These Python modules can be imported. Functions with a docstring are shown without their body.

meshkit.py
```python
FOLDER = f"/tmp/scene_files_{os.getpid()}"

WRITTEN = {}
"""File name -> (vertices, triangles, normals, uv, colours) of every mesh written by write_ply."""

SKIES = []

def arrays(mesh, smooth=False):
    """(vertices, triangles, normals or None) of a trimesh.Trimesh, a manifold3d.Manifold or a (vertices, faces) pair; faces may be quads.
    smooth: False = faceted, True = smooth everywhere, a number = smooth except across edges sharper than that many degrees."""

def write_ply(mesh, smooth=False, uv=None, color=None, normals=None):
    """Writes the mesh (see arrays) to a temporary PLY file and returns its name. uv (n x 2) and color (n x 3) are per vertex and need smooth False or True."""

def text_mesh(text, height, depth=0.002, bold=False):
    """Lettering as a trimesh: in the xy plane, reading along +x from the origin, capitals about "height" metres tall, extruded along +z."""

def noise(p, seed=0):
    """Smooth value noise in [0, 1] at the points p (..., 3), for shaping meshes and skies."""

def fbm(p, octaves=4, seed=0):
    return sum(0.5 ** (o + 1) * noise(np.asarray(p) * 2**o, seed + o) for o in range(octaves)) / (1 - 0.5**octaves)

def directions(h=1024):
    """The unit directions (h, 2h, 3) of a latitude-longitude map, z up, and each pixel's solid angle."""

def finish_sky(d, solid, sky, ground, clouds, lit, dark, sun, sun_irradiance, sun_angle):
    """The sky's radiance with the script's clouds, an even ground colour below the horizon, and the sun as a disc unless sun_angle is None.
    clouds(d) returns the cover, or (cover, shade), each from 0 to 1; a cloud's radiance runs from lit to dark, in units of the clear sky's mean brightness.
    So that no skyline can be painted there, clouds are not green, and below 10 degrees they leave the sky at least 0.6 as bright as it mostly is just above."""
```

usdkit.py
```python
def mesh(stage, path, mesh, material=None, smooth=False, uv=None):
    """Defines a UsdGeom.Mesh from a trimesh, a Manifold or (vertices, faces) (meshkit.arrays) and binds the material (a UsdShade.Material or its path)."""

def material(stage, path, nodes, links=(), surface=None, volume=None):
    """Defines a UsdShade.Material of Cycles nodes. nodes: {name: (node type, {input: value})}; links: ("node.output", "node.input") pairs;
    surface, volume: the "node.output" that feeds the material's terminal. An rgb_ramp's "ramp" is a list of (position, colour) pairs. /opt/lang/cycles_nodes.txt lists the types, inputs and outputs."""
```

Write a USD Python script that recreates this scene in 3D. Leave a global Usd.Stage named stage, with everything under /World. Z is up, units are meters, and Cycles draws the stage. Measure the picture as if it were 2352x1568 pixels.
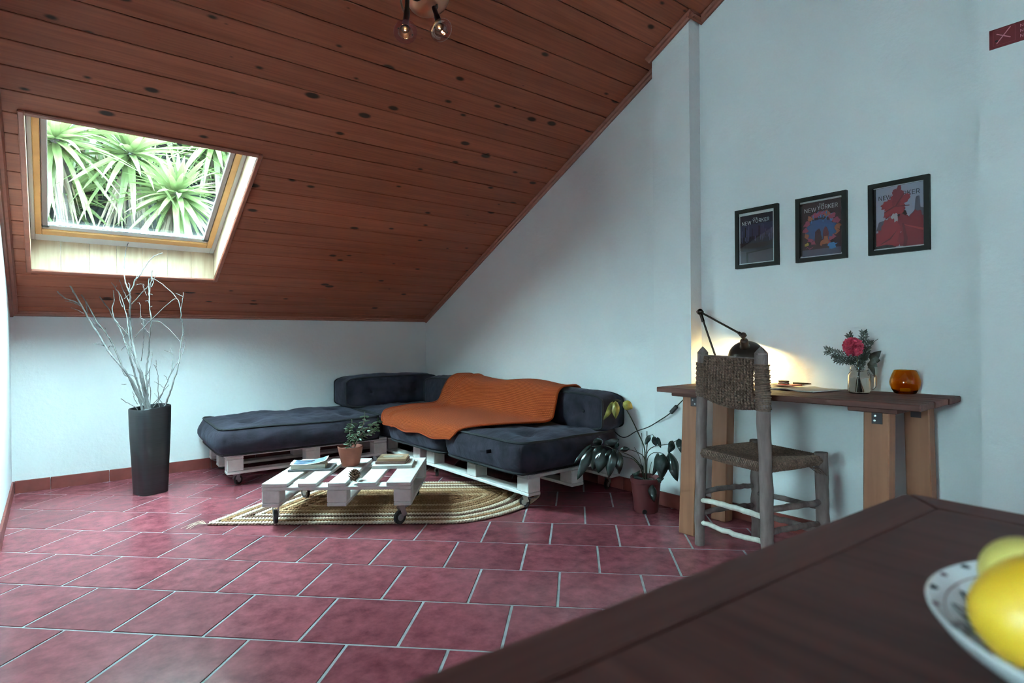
import math, random, numpy as np, trimesh, shapely, usdkit, meshkit
from shapely.geometry import Polygon, box as sbox
from pxr import Usd, UsdGeom, UsdLux, UsdShade, Gf, Sdf

random.seed(7); RNG = np.random.default_rng(7)
stage = Usd.Stage.CreateInMemory()
UsdGeom.SetStageUpAxis(stage, 'Z'); UsdGeom.SetStageMetersPerUnit(stage, 1.0)
UsdGeom.Xform.Define(stage, '/World'); UsdGeom.Scope.Define(stage, '/World/Looks')
PI = math.pi

# ------------------------------------------------------------------ camera, sky, lights, exposure
EXPOSURE = 0.5
CAM_H, CAM_YAW, CAM_PITCH, CAM_ROLL = 0.9656, 0.674888, -0.00219, -0.00854
_c, _s = math.cos, math.sin
FWD = np.array([_s(CAM_YAW)*_c(CAM_PITCH), _c(CAM_YAW)*_c(CAM_PITCH), _s(CAM_PITCH)])
_r0 = np.array([_c(CAM_YAW), -_s(CAM_YAW), 0]); _u0 = np.cross(_r0, FWD)
RGT = _r0*_c(CAM_ROLL) + _u0*_s(CAM_ROLL); UPV = -_r0*_s(CAM_ROLL) + _u0*_c(CAM_ROLL)
cam = UsdGeom.Camera.Define(stage, '/World/camera')
cam.CreateHorizontalApertureAttr(36.0); cam.CreateVerticalApertureAttr(24.0)
cam.CreateFocalLengthAttr(36.0*1329.198/2352)
cam.CreateFStopAttr(4.0); cam.CreateFocusDistanceAttr(3.0)
cam.CreateClippingRangeAttr(Gf.Vec2f(0.02, 200)); cam.CreateExposureAttr(EXPOSURE)
cam.AddTransformOp().Set(Gf.Matrix4d(*RGT, 0, *UPV, 0, *(-FWD), 0, 0, 0, CAM_H, 1))

SKY = 19.0
dome = UsdLux.DomeLight.Define(stage, '/World/sky')          # overcast daylight
dome.CreateIntensityAttr(SKY); dome.CreateColorAttr(Gf.Vec3f(0.58, 0.93, 1.0))
LAMP_WARM = (1.0, 0.76, 0.30)

# ------------------------------------------------------------------ photograph geometry (used only to measure positions while writing)
CAMP = np.array([0, 0, CAM_H])
def _ray(x, y): return FWD + RGT*((x-1176)/1329.198) + UPV*((784-y)/1329.198)
def _hit(x, y, n, d):
    r = _ray(x, y); n = np.array(n, float); return CAMP + r*((d - CAMP@n)/(r@n))
def atz(x, y, z=0.0): return _hit(x, y, (0, 0, 1), z)
def atx(x, y, v): return _hit(x, y, (1, 0, 0), v)
def aty(x, y, v): return _hit(x, y, (0, 1, 0), v)
def atd(x, y, d): return CAMP + _ray(x, y)*d

# ------------------------------------------------------------------ naming
USED = {}
def numbered(name, parent='/World'):
    k = (parent, name); n = USED.get(k, -1) + 1; USED[k] = n
    return name if n == 0 else f'{name}_{n:03d}'
def tag(prim, label=None, cat=None, group=None, kind=None):
    for k, v in (('label', label), ('category', cat), ('group', group), ('kind', kind)):
        if v: prim.SetCustomDataByKey(k, v)
    return prim
class Thing:
    """A top-level Xform at the thing's base; add() defines a part as one Mesh below it (mesh in world space unless local)."""
    def __init__(s, name, label, cat, loc=(0, 0, 0), rotz=0.0, group=None, kind=None):
        s.path = '/World/' + numbered(name); s.x = UsdGeom.Xform.Define(stage, s.path)
        s.loc = np.array(loc, float); s.rot = rotz
        s.x.AddTranslateOp().Set(Gf.Vec3d(*map(float, loc)))
        if rotz: s.x.AddRotateZOp().Set(math.degrees(rotz))
        s.prim = tag(s.x.GetPrim(), label, cat, group, kind)
    def add(s, name, m, material, parent=None, smooth=35, world=True, label=None, kind=None, uv=None):
        v, f = m
        v = np.asarray(v, float)
        if world:
            v = v - s.loc; c, q = math.cos(-s.rot), math.sin(-s.rot)
            v = np.stack([v[:, 0]*c - v[:, 1]*q, v[:, 0]*q + v[:, 1]*c, v[:, 2]], 1)
        up = str(parent) if parent else s.path
        p = up + '/' + numbered(name, up)
        usdkit.mesh(stage, p, (v, f), material, smooth=smooth, uv=uv)
        tag(stage.GetPrimAtPath(p), label=label, kind=kind)
        return p
def copy_thing(first, loc, rotz, label, group=None, name=None):
    base = first.path.split('/')[-1]; base = base[:-4] if base[-4:-3] == '_' and base[-3:].isdigit() else base
    p = '/World/' + numbered(name or base)
    x = UsdGeom.Xform.Define(stage, p)
    x.GetPrim().GetReferences().AddInternalReference(first.path); x.GetPrim().SetInstanceable(True)
    x.ClearXformOpOrder()
    x.MakeMatrixXform().Set(Gf.Matrix4d().SetRotate(Gf.Rotation(Gf.Vec3d(0, 0, 1), math.degrees(rotz))) * Gf.Matrix4d().SetTranslate(Gf.Vec3d(*map(float, loc))))
    return tag(x.GetPrim(), label, stage.GetPrimAtPath(first.path).GetCustomDataByKey('category'), group)
def solo(name, m, material, label, cat, group=None, kind=None, smooth=35, uv=None):
    p = '/World/' + numbered(name); usdkit.mesh(stage, p, m, material, smooth=smooth, uv=uv)
    return tag(stage.GetPrimAtPath(p), label, cat, group, kind)

# ------------------------------------------------------------------ shapes: every one is (vertices, triangles)
def join(*ms):
    ms = [m for m in ms if m is not None]; V, F, n = [], [], 0
    for v, f in ms:
        V.append(np.asarray(v, float)); F.append(np.asarray(f, int) + n); n += len(v)
    return np.vstack(V), np.vstack(F)
def tri(q):
    q = np.asarray(q, int); return np.vstack([q[:, [0, 1, 2]], q[:, [0, 2, 3]]])
def rot_m(axis, a): return trimesh.transformations.rotation_matrix(a, axis)[:3, :3]
def xf(m, R=None, t=None, s=None):
    v = np.asarray(m[0], float)
    if s is not None: v = v*np.asarray(s, float)
    if R is not None: v = v @ np.asarray(R).T
    if t is not None: v = v + np.asarray(t, float)
    return v, m[1]
def rz(a): return np.array([[math.cos(a), -math.sin(a), 0], [math.sin(a), math.cos(a), 0], [0, 0, 1]])
_RB = None
def rbox(sx, sy, sz, r=0.003, c=(0, 0, 0), R=None):
    """A box with chamfered edges (44 triangles), centred."""
    global _RB
    def verts(hx, hy, hz, r):
        o = []
        for a in (-1, 1):
            for b in (-1, 1):
                for d in (-1, 1):
                    o += [(a*hx, b*(hy-r), d*(hz-r)), (a*(hx-r), b*hy, d*(hz-r)), (a*(hx-r), b*(hy-r), d*hz)]
        return np.array(o)
    if _RB is None:
        v = verts(1, 1, 1, .3); h = trimesh.convex.convex_hull(v, qhull_options='QbB Pp Qt')
        idx = [int(np.argmin(np.linalg.norm(v - p, axis=1))) for p in h.vertices]
        _RB = np.array([[idx[i] for i in f] for f in h.faces])
    r = min(r, .45*min(sx, sy, sz))
    return xf((verts(sx/2, sy/2, sz/2, r), _RB), R, c)
def span(x0, x1, y0, y1, z0, z1, r=0.003): return rbox(x1-x0, y1-y0, z1-z0, r, ((x0+x1)/2, (y0+y1)/2, (z0+z1)/2))
def prism(poly, z0, z1):
    """A shapely polygon in xy, extruded from z0 to z1."""
    if poly.geom_type != 'Polygon': return join(*[prism(g, z0, z1) for g in poly.geoms if g.geom_type == 'Polygon' and g.area > 1e-7])
    m = trimesh.creation.extrude_polygon(poly, z1 - z0, engine='earcut')
    return np.array(m.vertices) + [0, 0, z0], np.array(m.faces)
def frames(p):
    p = np.asarray(p, float); t = np.gradient(p, axis=0); t /= np.linalg.norm(t, axis=1, keepdims=True) + 1e-12
    a = np.cross(t[0], [0, 0, 1.0]); a = a if np.linalg.norm(a) > .1 else np.cross(t[0], [1.0, 0, 0]); a /= np.linalg.norm(a); A = [a]
    for k in range(1, len(p)):
        a = A[-1] - t[k]*(A[-1]@t[k]); n = np.linalg.norm(a)
        A.append(a/n if n > 1e-9 else A[-1])
    A = np.array(A); return t, A, np.cross(t, A)
def tube(p, r, sides=8, closed=False, caps=True, flat=1.0):
    p = np.asarray(p, float); n = len(p); r = np.broadcast_to(np.asarray(r, float), (n,))
    if closed:
        q = np.vstack([p[-1:], p, p[:1]]); t = (q[2:] - q[:-2]); t /= np.linalg.norm(t, axis=1, keepdims=True) + 1e-12
        A = np.cross(t, [0, 0, 1.0]); A /= np.linalg.norm(A, axis=1, keepdims=True) + 1e-12; B = np.cross(t, A)
    else: t, A, B = frames(p)
    g = np.arange(sides)*2*PI/sides
    v = p[:, None] + r[:, None, None]*(np.cos(g)[None, :, None]*A[:, None] + flat*np.sin(g)[None, :, None]*B[:, None])
    i, j = np.meshgrid(np.arange(n if closed else n-1), np.arange(sides), indexing='ij')
    k = (i+1) % n
    f = tri(np.stack([i*sides+j, i*sides+(j+1) % sides, k*sides+(j+1) % sides, k*sides+j], -1).reshape(-1, 4))
    v = v.reshape(-1, 3)
    if caps and not closed:
        m = len(v); v = np.vstack([v, p[:1], p[-1:]]); jj = np.arange(sides); b = (n-1)*sides
        f = np.vstack([f, np.stack([np.full(sides, m), (jj+1) % sides, jj], 1), np.stack([np.full(sides, m+1), b+jj, b+(jj+1) % sides], 1)])
    return v, f[:, ::-1]
def lathe(prof, n=32, c=(0, 0, 0), sx=1.0, sy=1.0):
    """prof: (radius, z) pairs from bottom to top (or any closed run), turned round z."""
    prof = np.asarray(prof, float); g = np.arange(n)*2*PI/n
    v = np.stack([prof[:, 0, None]*np.cos(g)*sx, prof[:, 0, None]*np.sin(g)*sy, np.repeat(prof[:, 1, None], n, 1)], -1).reshape(-1, 3)
    i, j = np.meshgrid(np.arange(len(prof)-1), np.arange(n), indexing='ij')
    return v + np.asarray(c, float), tri(np.stack([i*n+j, i*n+(j+1) % n, (i+1)*n+(j+1) % n, (i+1)*n+j], -1).reshape(-1, 4))
def grid(P):
    """P: (n, m, 3) points to a sheet."""
    n, m = P.shape[:2]; i, j = np.meshgrid(np.arange(n-1), np.arange(m-1), indexing='ij')
    return P.reshape(-1, 3), tri(np.stack([i*m+j, (i+1)*m+j, (i+1)*m+j+1, i*m+j+1], -1).reshape(-1, 4))
def solid(P, t):
    """A sheet (n, m, 3) with thickness t downwards along its normals."""
    n, m = P.shape[:2]; du, dv = np.gradient(P, axis=0), np.gradient(P, axis=1); N = np.cross(du, dv); N /= np.linalg.norm(N, axis=-1, keepdims=True) + 1e-12
    v1, f1 = grid(P); v2, f2 = grid(P - N*t)
    ring = [i*m for i in range(n)] + [(n-1)*m+j for j in range(1, m)] + [i*m+m-1 for i in range(n-2, -1, -1)] + [j for j in range(m-2, 0, -1)]
    a = np.array(ring); b = np.roll(a, -1); k = n*m
    return np.vstack([v1, v2]), np.vstack([f1, f2[:, ::-1] + k, tri(np.stack([b, a, a+k, b+k], 1))])
def smooth_line(p, n):
    """Catmull-Rom resampling to n points."""
    p = np.asarray(p, float)
    if len(p) < 3: return p[0] + (p[-1]-p[0])*np.linspace(0, 1, n)[:, None]
    from scipy.interpolate import PchipInterpolator
    d = np.r_[0, np.cumsum(np.linalg.norm(np.diff(p, axis=0), axis=1) + 1e-9)]
    return PchipInterpolator(d, p, axis=0)(np.linspace(0, d[-1], n))
def blob(c, r, sub=2, s=(1, 1, 1), R=None):
    m = trimesh.creation.icosphere(sub, 1.0); return xf((np.array(m.vertices), np.array(m.faces)), R, c, np.asarray(s)*r)
def basis(z, x=None):
    z = np.asarray(z, float); z = z/np.linalg.norm(z); x = np.asarray(x if x is not None else ([1, 0, 0] if abs(z[0]) < .9 else [0, 1, 0]), float)
    x = x - z*(x@z); x /= np.linalg.norm(x); return np.stack([x, np.cross(z, x), z], 1)
def leaf(a, b, w, up=(0, 0, 1), bend=0.15, fold=0.25, n=7, shape='oval', thick=0.0):
    """A blade from a to b, w wide: two halves folded along the midrib, bent towards -up."""
    a, b, up = (np.asarray(q, float) for q in (a, b, up)); L = np.linalg.norm(b-a); d = (b-a)/L
    sd = np.cross(d, up); sd = sd/np.linalg.norm(sd) if np.linalg.norm(sd) > 1e-6 else np.array([1.0, 0, 0]); nn = np.cross(sd, d)
    t = np.linspace(0, 1, n)
    prof = {'oval': np.sin(PI*np.clip(t, 0, 1)**.8)**.8, 'sword': np.minimum(1, 3.5*t+.45)*np.clip(1-t, 0, 1)**.55, 'drop': np.sin(PI*t**.62)**.9, 'fan': np.sin(PI*np.clip(t*.93+.03, 0, 1)**1.7)**.6}[shape]
    prof = np.maximum(prof, .02)*w/2
    mid = a + d*(t*L)[:, None] + nn*(bend*L*np.sin(PI*t))[:, None]
    cols = (-1, 0, 1) if not thick else (-1, -.55, 0, .55, 1)
    P = np.stack([mid + sd*(q*prof)[:, None] + nn*(fold*abs(q)**1.3*prof + (.10*prof*np.sin(9*t + 2*q) if thick else 0))[:, None] for q in cols], 1)
    return solid(P, thick) if thick else grid(P)

# ------------------------------------------------------------------ materials
def M(name, nodes, links=(), surface='p.BSDF'): return usdkit.material(stage, '/World/Looks/' + name, nodes, links, surface=surface)
def plain(name, col, rough=.6, metal=0.0, **kw): return M(name, {'p': ('principled_bsdf', dict(base_color=col, roughness=rough, metallic=metal, **kw))})
COORD = {'tc': ('texture_coordinate', {}), 'oi': ('object_info', {}), 'sh': ('vector_math', {'math_type': 'scale', 'vector1': (31.7, 17.3, 23.9)}),
         'ad': ('vector_math', {'math_type': 'add'}), 'mp': ('mapping', {})}
COORDL = [('oi.random', 'sh.scale'), ('tc.object', 'ad.vector1'), ('sh.vector', 'ad.vector2'), ('ad.vector', 'mp.vector')]
def noisy(name, c1, c2, scale=(5, 5, 5), detail=4, rough=.6, bump=.0, bdist=.01, c3=None, vary=.0, nrough=.55, spec=.5, bscale=None, **kw):
    """Two colours mixed by stretched noise, per-piece offset; vary changes each piece's value."""
    nd = {**COORD, 'mp': ('mapping', {'scale': scale}), 'n': ('noise_texture', {'scale': 1.0, 'detail': detail, 'roughness': nrough}),
          'r': ('rgb_ramp', {'ramp': [(.3, c1), (.7, c2)] if c3 is None else [(.25, c1), (.5, c2), (.75, c3)]}),
          'h': ('hsv', {}), 'mr': ('map_range', {'from_min': 0.0, 'from_max': 1.0, 'to_min': 1-vary, 'to_max': 1+vary}),
          'p': ('principled_bsdf', {'roughness': rough, 'specular_ior_level': spec, **kw})}
    ln = COORDL + [('mp.vector', 'n.vector'), ('n.fac', 'r.fac'), ('r.color', 'h.color'), ('oi.random', 'mr.value'), ('mr.result', 'h.value'), ('h.color', 'p.base_color')]
    if bump:
        nd['b'] = ('bump', {'strength': bump, 'distance': bdist})
        if bscale:
            nd['mb'] = ('mapping', {'scale': bscale}); nd['nb'] = ('noise_texture', {'scale': 1.0, 'detail': 5.0})
            ln += [('ad.vector', 'mb.vector'), ('mb.vector', 'nb.vector'), ('nb.fac', 'b.height')]
        else: ln += [('n.fac', 'b.height')]
        ln += [('b.normal', 'p.normal')]
    return M(name, nd, ln)
def knotty(name, c1, c2, dark, axis=0, rough=.45, knot=.45):
    sc = [16, 16, 16]; sc[axis] = .9; fine = [110, 110, 110]; fine[axis] = 3.0; kn = [7.2, 7.2, 7.2]; kn[axis] = 3.1
    nd = {**COORD, 'mp': ('mapping', {'scale': sc}), 'n': ('noise_texture', {'scale': 1.0, 'detail': 4.0, 'distortion': .6}), 'mf': ('mapping', {'scale': fine}), 'nf': ('noise_texture', {'scale': 1.0, 'detail': 3.0}),
          'r': ('rgb_ramp', {'ramp': [(.28, c1), (.72, c2)]}), 'rf': ('rgb_ramp', {'ramp': [(.3, (.82, .82, .82)), (.65, (1.06, 1.06, 1.06))]}),
          'mu': ('mix', {'mix_type': 'multiply', 'fac': 1.0}), 'mk': ('mapping', {'scale': kn}), 'v': ('voronoi_texture', {'scale': 1.0, 'feature': 'f1', 'dimensions': '2D'}),
          'sep': ('separate_color', {}), 'ks': ('math', {'math_type': 'multiply', 'value2': .17}), 'kr': ('math', {'math_type': 'subtract', 'value2': knot*.17}), 'kd': ('math', {'math_type': 'subtract'}),
          'km': ('map_range', {'range_type': 'smoothstep', 'from_min': -.03, 'from_max': .04, 'to_min': 1.0, 'to_max': 0.0, 'clamp': True}),
          'mx': ('mix', {'mix_type': 'mix', 'color2': dark}), 'h': ('hsv', {}), 'mr': ('map_range', {'from_min': 0.0, 'from_max': 1.0, 'to_min': .93, 'to_max': 1.07}),
          'p': ('principled_bsdf', {'roughness': .55, 'specular_ior_level': .15}), 'b': ('bump', {'strength': .25, 'distance': .002})}
    ln = COORDL + [('mp.vector', 'n.vector'), ('ad.vector', 'mf.vector'), ('mf.vector', 'nf.vector'), ('n.fac', 'r.fac'), ('nf.fac', 'rf.fac'), ('r.color', 'mu.color1'), ('rf.color', 'mu.color2'),
                   ('ad.vector', 'mk.vector'), ('mk.vector', 'v.vector'), ('v.color', 'sep.color'), ('sep.r', 'ks.value1'), ('ks.value', 'kr.value1'), ('v.distance', 'kd.value1'), ('kr.value', 'kd.value2'), ('kd.value', 'km.value'),
                   ('km.result', 'mx.fac'), ('mu.color', 'mx.color1'), ('mx.color', 'h.color'), ('oi.random', 'mr.value'), ('mr.result', 'h.value'), ('h.color', 'p.base_color'), ('nf.fac', 'b.height'), ('b.normal', 'p.normal')]
    return M(name, nd, ln)
WALL = noisy('plaster_wall', (.74, .76, .79), (.80, .82, .84), (1.3, 1.3, 1.3), 3, .85, bump=.35, bdist=.006, bscale=(38, 38, 38), spec=.25)
TILE = noisy('terracotta_tile', (.13, .026, .038), (.30, .080, .100), (15, 15, 15), 8, .19, bump=.12, bdist=.004, vary=.14, nrough=.68, c3=None, bscale=(26, 26, 26))
BASETILE = noisy('baseboard_tile', (.16, .035, .03), (.25, .06, .05), (9, 9, 9), 5, .35, bump=.1, bdist=.002, vary=.1)
GROUT = noisy('grout', (.24, .26, .28), (.38, .40, .42), (20, 20, 20), 4, .9)
PINE_RED = knotty('ceiling_board', (.165, .040, .020), (.215, .056, .030), (.018, .006, .004), 0, knot=.36)
PINE_TRIM = noisy('ceiling_trim', (.15, .034, .018), (.20, .05, .027), (3, 40, 40), 4, .45, vary=.08)
DECK = plain('roof_deck', (.05, .03, .025), .9)
PINE_LINING = noisy('lining_board', (.40, .27, .18), (.54, .41, .29), (30, 3, 3), 4, .5, vary=.06)
PINE_SASH = noisy('window_pine', (.50, .24, .085), (.66, .34, .13), (6, 6, 6), 4, .4)
WHITE_FRAME = plain('white_window_paint', (.80, .80, .76), .45)
RAIL = plain('blind_rail', (.27, .20, .20), .4, .3)
BLACK = plain('black_plastic', (.012, .011, .012), .45)
WHITEWOOD = noisy('white_painted_wood', (.66, .64, .63), (.82, .81, .79), (14, 14, 14), 5, .6, bump=.15, bdist=.002, vary=.05)
FABRIC = noisy('dark_cotton', (.013, .0108, .0145), (.034, .028, .041), (9, 9, 9), 6, .9, bump=.45, bdist=.012, bscale=(9, 26, 18), spec=.12, sheen_weight=.12, sheen_roughness=.45, sheen_tint=(.6, .62, .85))
PIPING = plain('dark_piping', (.012, .012, .015), .9)
STEEL = plain('zinc_steel', (.62, .64, .66), .28, 1.0)
RUBBER = plain('black_rubber', (.014, .013, .014), .5)
DARKSTEEL = plain('dark_bracket', (.05, .04, .045), .5, .6)
def glass(name, col=(1, 1, 1), rough=0.0, ior=1.45): return M(name, {'p': ('principled_bsdf', {'base_color': col, 'roughness': rough, 'transmission_weight': 1.0, 'ior': ior})})
PANE = M('window_pane', {'t': ('transparent_bsdf', {'color': (.96, .98, .97)}), 'g': ('glossy_bsdf', {'roughness': .01, 'color': (1, 1, 1)}), 'f': ('layer_weight', {'blend': .5}), 'pw': ('math', {'math_type': 'power', 'value2': 4.0}), 'ma': ('math', {'math_type': 'multiply_add', 'value2': .75, 'value3': .04}), 'm': ('mix_closure', {})},
         [('f.facing', 'pw.value1'), ('pw.value', 'ma.value1'), ('ma.value', 'm.fac'), ('t.BSDF', 'm.closure1'), ('g.BSDF', 'm.closure2')], 'm.closure')
def leafy(name, c1, c2, rough=.35, tr=.3, scale=(6, 6, 6), vary=.2):
    nd = {**COORD, 'mp': ('mapping', {'scale': scale}), 'n': ('noise_texture', {'scale': 1.0, 'detail': 3.0}), 'r': ('rgb_ramp', {'ramp': [(.3, c1), (.7, c2)]}), 'h': ('hsv', {}),
          'mr': ('map_range', {'from_min': 0.0, 'from_max': 1.0, 'to_min': 1-vary, 'to_max': 1+vary}), 'p': ('principled_bsdf', {'roughness': rough}), 't': ('translucent_bsdf', {}), 'm': ('mix_closure', {'fac': tr})}
    return M(name, nd, COORDL + [('mp.vector', 'n.vector'), ('n.fac', 'r.fac'), ('r.color', 'h.color'), ('oi.random', 'mr.value'), ('mr.result', 'h.value'), ('h.color', 'p.base_color'), ('h.color', 't.color'), ('p.BSDF', 'm.closure1'), ('t.BSDF', 'm.closure2')], 'm.closure')

# ------------------------------------------------------------------ the room
XL, XR, YK, HK, SL = -0.1944, 2.881, 4.9468, 1.1689, 0.5178      # left wall, gable wall, knee wall, knee height, roof slope
XP = 2.779                                                        # front of the piers on the gable wall
TH = math.atan(SL); CT, ST = math.cos(TH), math.sin(TH)
YR, YB = -0.3, -3.4                                               # ridge, rear wall
ZR = HK + SL*(YK-YR); ZB = ZR - SL*(YR-YB)
P1 = (1.884, 2.135)                                               # first pier
P2 = 0.606                                                        # the second pier starts here and runs behind the camera
DOOR = (-3.1, -2.2, 2.12)                                       # glazed door in the gable wall, behind the camera
def sl(x, s, n=0.0): return np.stack(np.broadcast_arrays(np.asarray(x, float), YK - np.asarray(s)*CT + np.asarray(n)*ST, HK + np.asarray(s)*ST + np.asarray(n)*CT), -1)
def slope_mesh(m): return sl(m[0][:, 0], m[0][:, 1], m[0][:, 2]), m[1][:, ::-1]   # mesh in (x, s, n) to the roof slope

# floor: tiles laid on the diagonal in running bond, grout below
fl = Thing('floor', 'red terracotta tile floor with pale grey grout, laid on the diagonal', 'floor', kind='structure')
fl.add('grout_bed', span(XL-.1, XR+.1, YB-.1, YK+.1, -.06, -.0025, 0), GROUT, smooth=False)
T = .33; TX, TY, TA = -8.72924, 8.29451, .97005
room = Polygon([(XL, YB), (XP, YB), (XP, P2), (XR, P2), (XR, P1[0]), (XP, P1[0]), (XP, P1[1]), (XR, P1[1]), (XR, YK), (XL, YK)])
Q = math.sqrt(.5)
def t2r(xt, yt): return ((xt+yt)*Q*T, (-xt+yt)*Q*T)
ROWOFF = {-1: -.674, -2: -1.15}
tiles = []
for r in range(-16, 26):
    off = r*.5 if r >= 0 else ROWOFF.get(r, -1.15 + .5*(r+2))
    for j in range(-24, 40):
        x0, y1 = TX + j + off, TY - TA*r; g = .015
        pg = Polygon([t2r(x0+g, y1-g), t2r(x0+1-g, y1-g), t2r(x0+1-g, y1-TA+g), t2r(x0+g, y1-TA+g)])
        if not pg.intersects(room): continue
        pg = pg.intersection(room)
        for q in getattr(pg, 'geoms', [pg]):
            if q.geom_type == 'Polygon' and q.area > 4e-4 and q.centroid.y > -2.75: tiles.append(q)
tiles.sort(key=lambda q: -q.area if q.centroid.y > .6 else 0)
def tile_mesh(q):
    if len(q.interiors) or abs(q.convex_hull.area - q.area) > 1e-5: return prism(q, -.008, RNG.uniform(-.0004, .0004))
    c = np.array(q.exterior.coords)[:-1]; c = c if q.exterior.is_ccw else c[::-1]
    k = len(c); m = c.mean(0); rr = np.linalg.norm(c-m, axis=1, keepdims=True); z = RNG.uniform(-.0004, .0004); tx, ty = RNG.normal(0, .0016, 2)
    def ring(d, z0): p = m + (c-m)*(1 - d/rr); return np.c_[p, z0 + (p-m)@[tx, ty]]
    v = np.vstack([ring(0, -.008), ring(0, z-.0014), ring(.0016, z), [[*m, z]]]); i = np.arange(k); n = (i+1) % k
    return v, np.vstack([tri(np.stack([i, n, k+n, k+i], 1)), tri(np.stack([k+i, k+n, 2*k+n, 2*k+i], 1)), np.stack([2*k+i, 2*k+n, np.full(k, 3*k)], 1)])
far = []
for q in tiles:
    if len([1 for _ in far]) == 0 and USED.get((fl.path, 'tile'), -1) < 296: fl.add('tile', tile_mesh(q), TILE, smooth=False)
    else: far.append(tile_mesh(q))
if far: fl.add('rear_tiles', join(*far), TILE, smooth=False, kind='stuff')

# walls
def yz_slab(poly, x0, x1):
    v, f = prism(poly, x0, x1); return np.stack([v[:, 2], v[:, 0], v[:, 1]], 1), f
def ztop(y): return HK + SL*(YK-y) if y >= YR else ZR - SL*(YR-y)
gable = Polygon([(YK+.12, -.05), (YB-.1, -.05), (YB-.1, ztop(YB-.1)+.1), (YR, ZR+.1), (YK+.12, ztop(YK+.12)+.1)])
wr = Thing('wall_right', 'white plastered gable wall with two shallow piers', 'wall', kind='structure')
hole = sbox(DOOR[0], -.06, DOOR[1], DOOR[2])
wr.add('plaster', yz_slab(gable.difference(hole), XR, XR+.25), WALL, smooth=False)
wr.add('pier', yz_slab(gable.intersection(sbox(P1[0], -.1, P1[1], 5)), XP, XR+.02), WALL, smooth=False)
wr.add('pier', yz_slab(gable.intersection(sbox(YB-.1, -.1, P2, 5)).difference(hole), XP, XR+.02), WALL, smooth=False)
ALC = (-1.25, 1.0, 2.25); AX = -2.0                               # alcove in the left wall beside the camera: y range, height, depth
AW = (-.14, .60, .95, 1.66)                                       # its window: y range, z range
wl = Thing('wall_left', 'white side wall at the left edge of the room, with a window alcove beside the camera', 'wall', kind='structure')
wl.add('plaster', yz_slab(gable.difference(sbox(ALC[0], -.06, ALC[1], ALC[2])), XL-.25, XL), WALL, smooth=False)
for q in ((ALC[0]-.12, ALC[0]), (ALC[1], ALC[1]+.12)): wl.add('alcove_side', span(AX-.1, XL-.02, *q, -.05, ALC[2]+.1, 0), WALL, smooth=False)
wl.add('alcove_ceiling', span(AX-.1, XL-.02, ALC[0]-.1, ALC[1]+.1, ALC[2], ALC[2]+.1, 0), WALL, smooth=False)
wl.add('alcove_back', yz_slab(sbox(ALC[0]-.1, -.05, ALC[1]+.1, ALC[2]+.1).difference(sbox(AW[0], AW[2], AW[1], AW[3])), AX-.15, AX), WALL, smooth=False)
wl.add('alcove_floor', span(AX-.1, XL, ALC[0], ALC[1], -.05, 0, 0), BASETILE, smooth=False)
w2 = Thing('window_2', 'white framed window of the alcove beside the camera', 'window', kind='structure')
for q in [(AW[0], AW[0]+.06, AW[2], AW[3]), (AW[1]-.06, AW[1], AW[2], AW[3]), (AW[0]+.06, AW[1]-.06, AW[2], AW[2]+.06), (AW[0]+.06, AW[1]-.06, AW[3]-.06, AW[3])]: w2.add('frame_bar', span(AX-.10, AX-.05, *q, .004), plain('alcove_window_paint', (.8, .8, .78), .5) if not stage.GetPrimAtPath('/World/Looks/alcove_window_paint') else '/World/Looks/alcove_window_paint', smooth=False)
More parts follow.
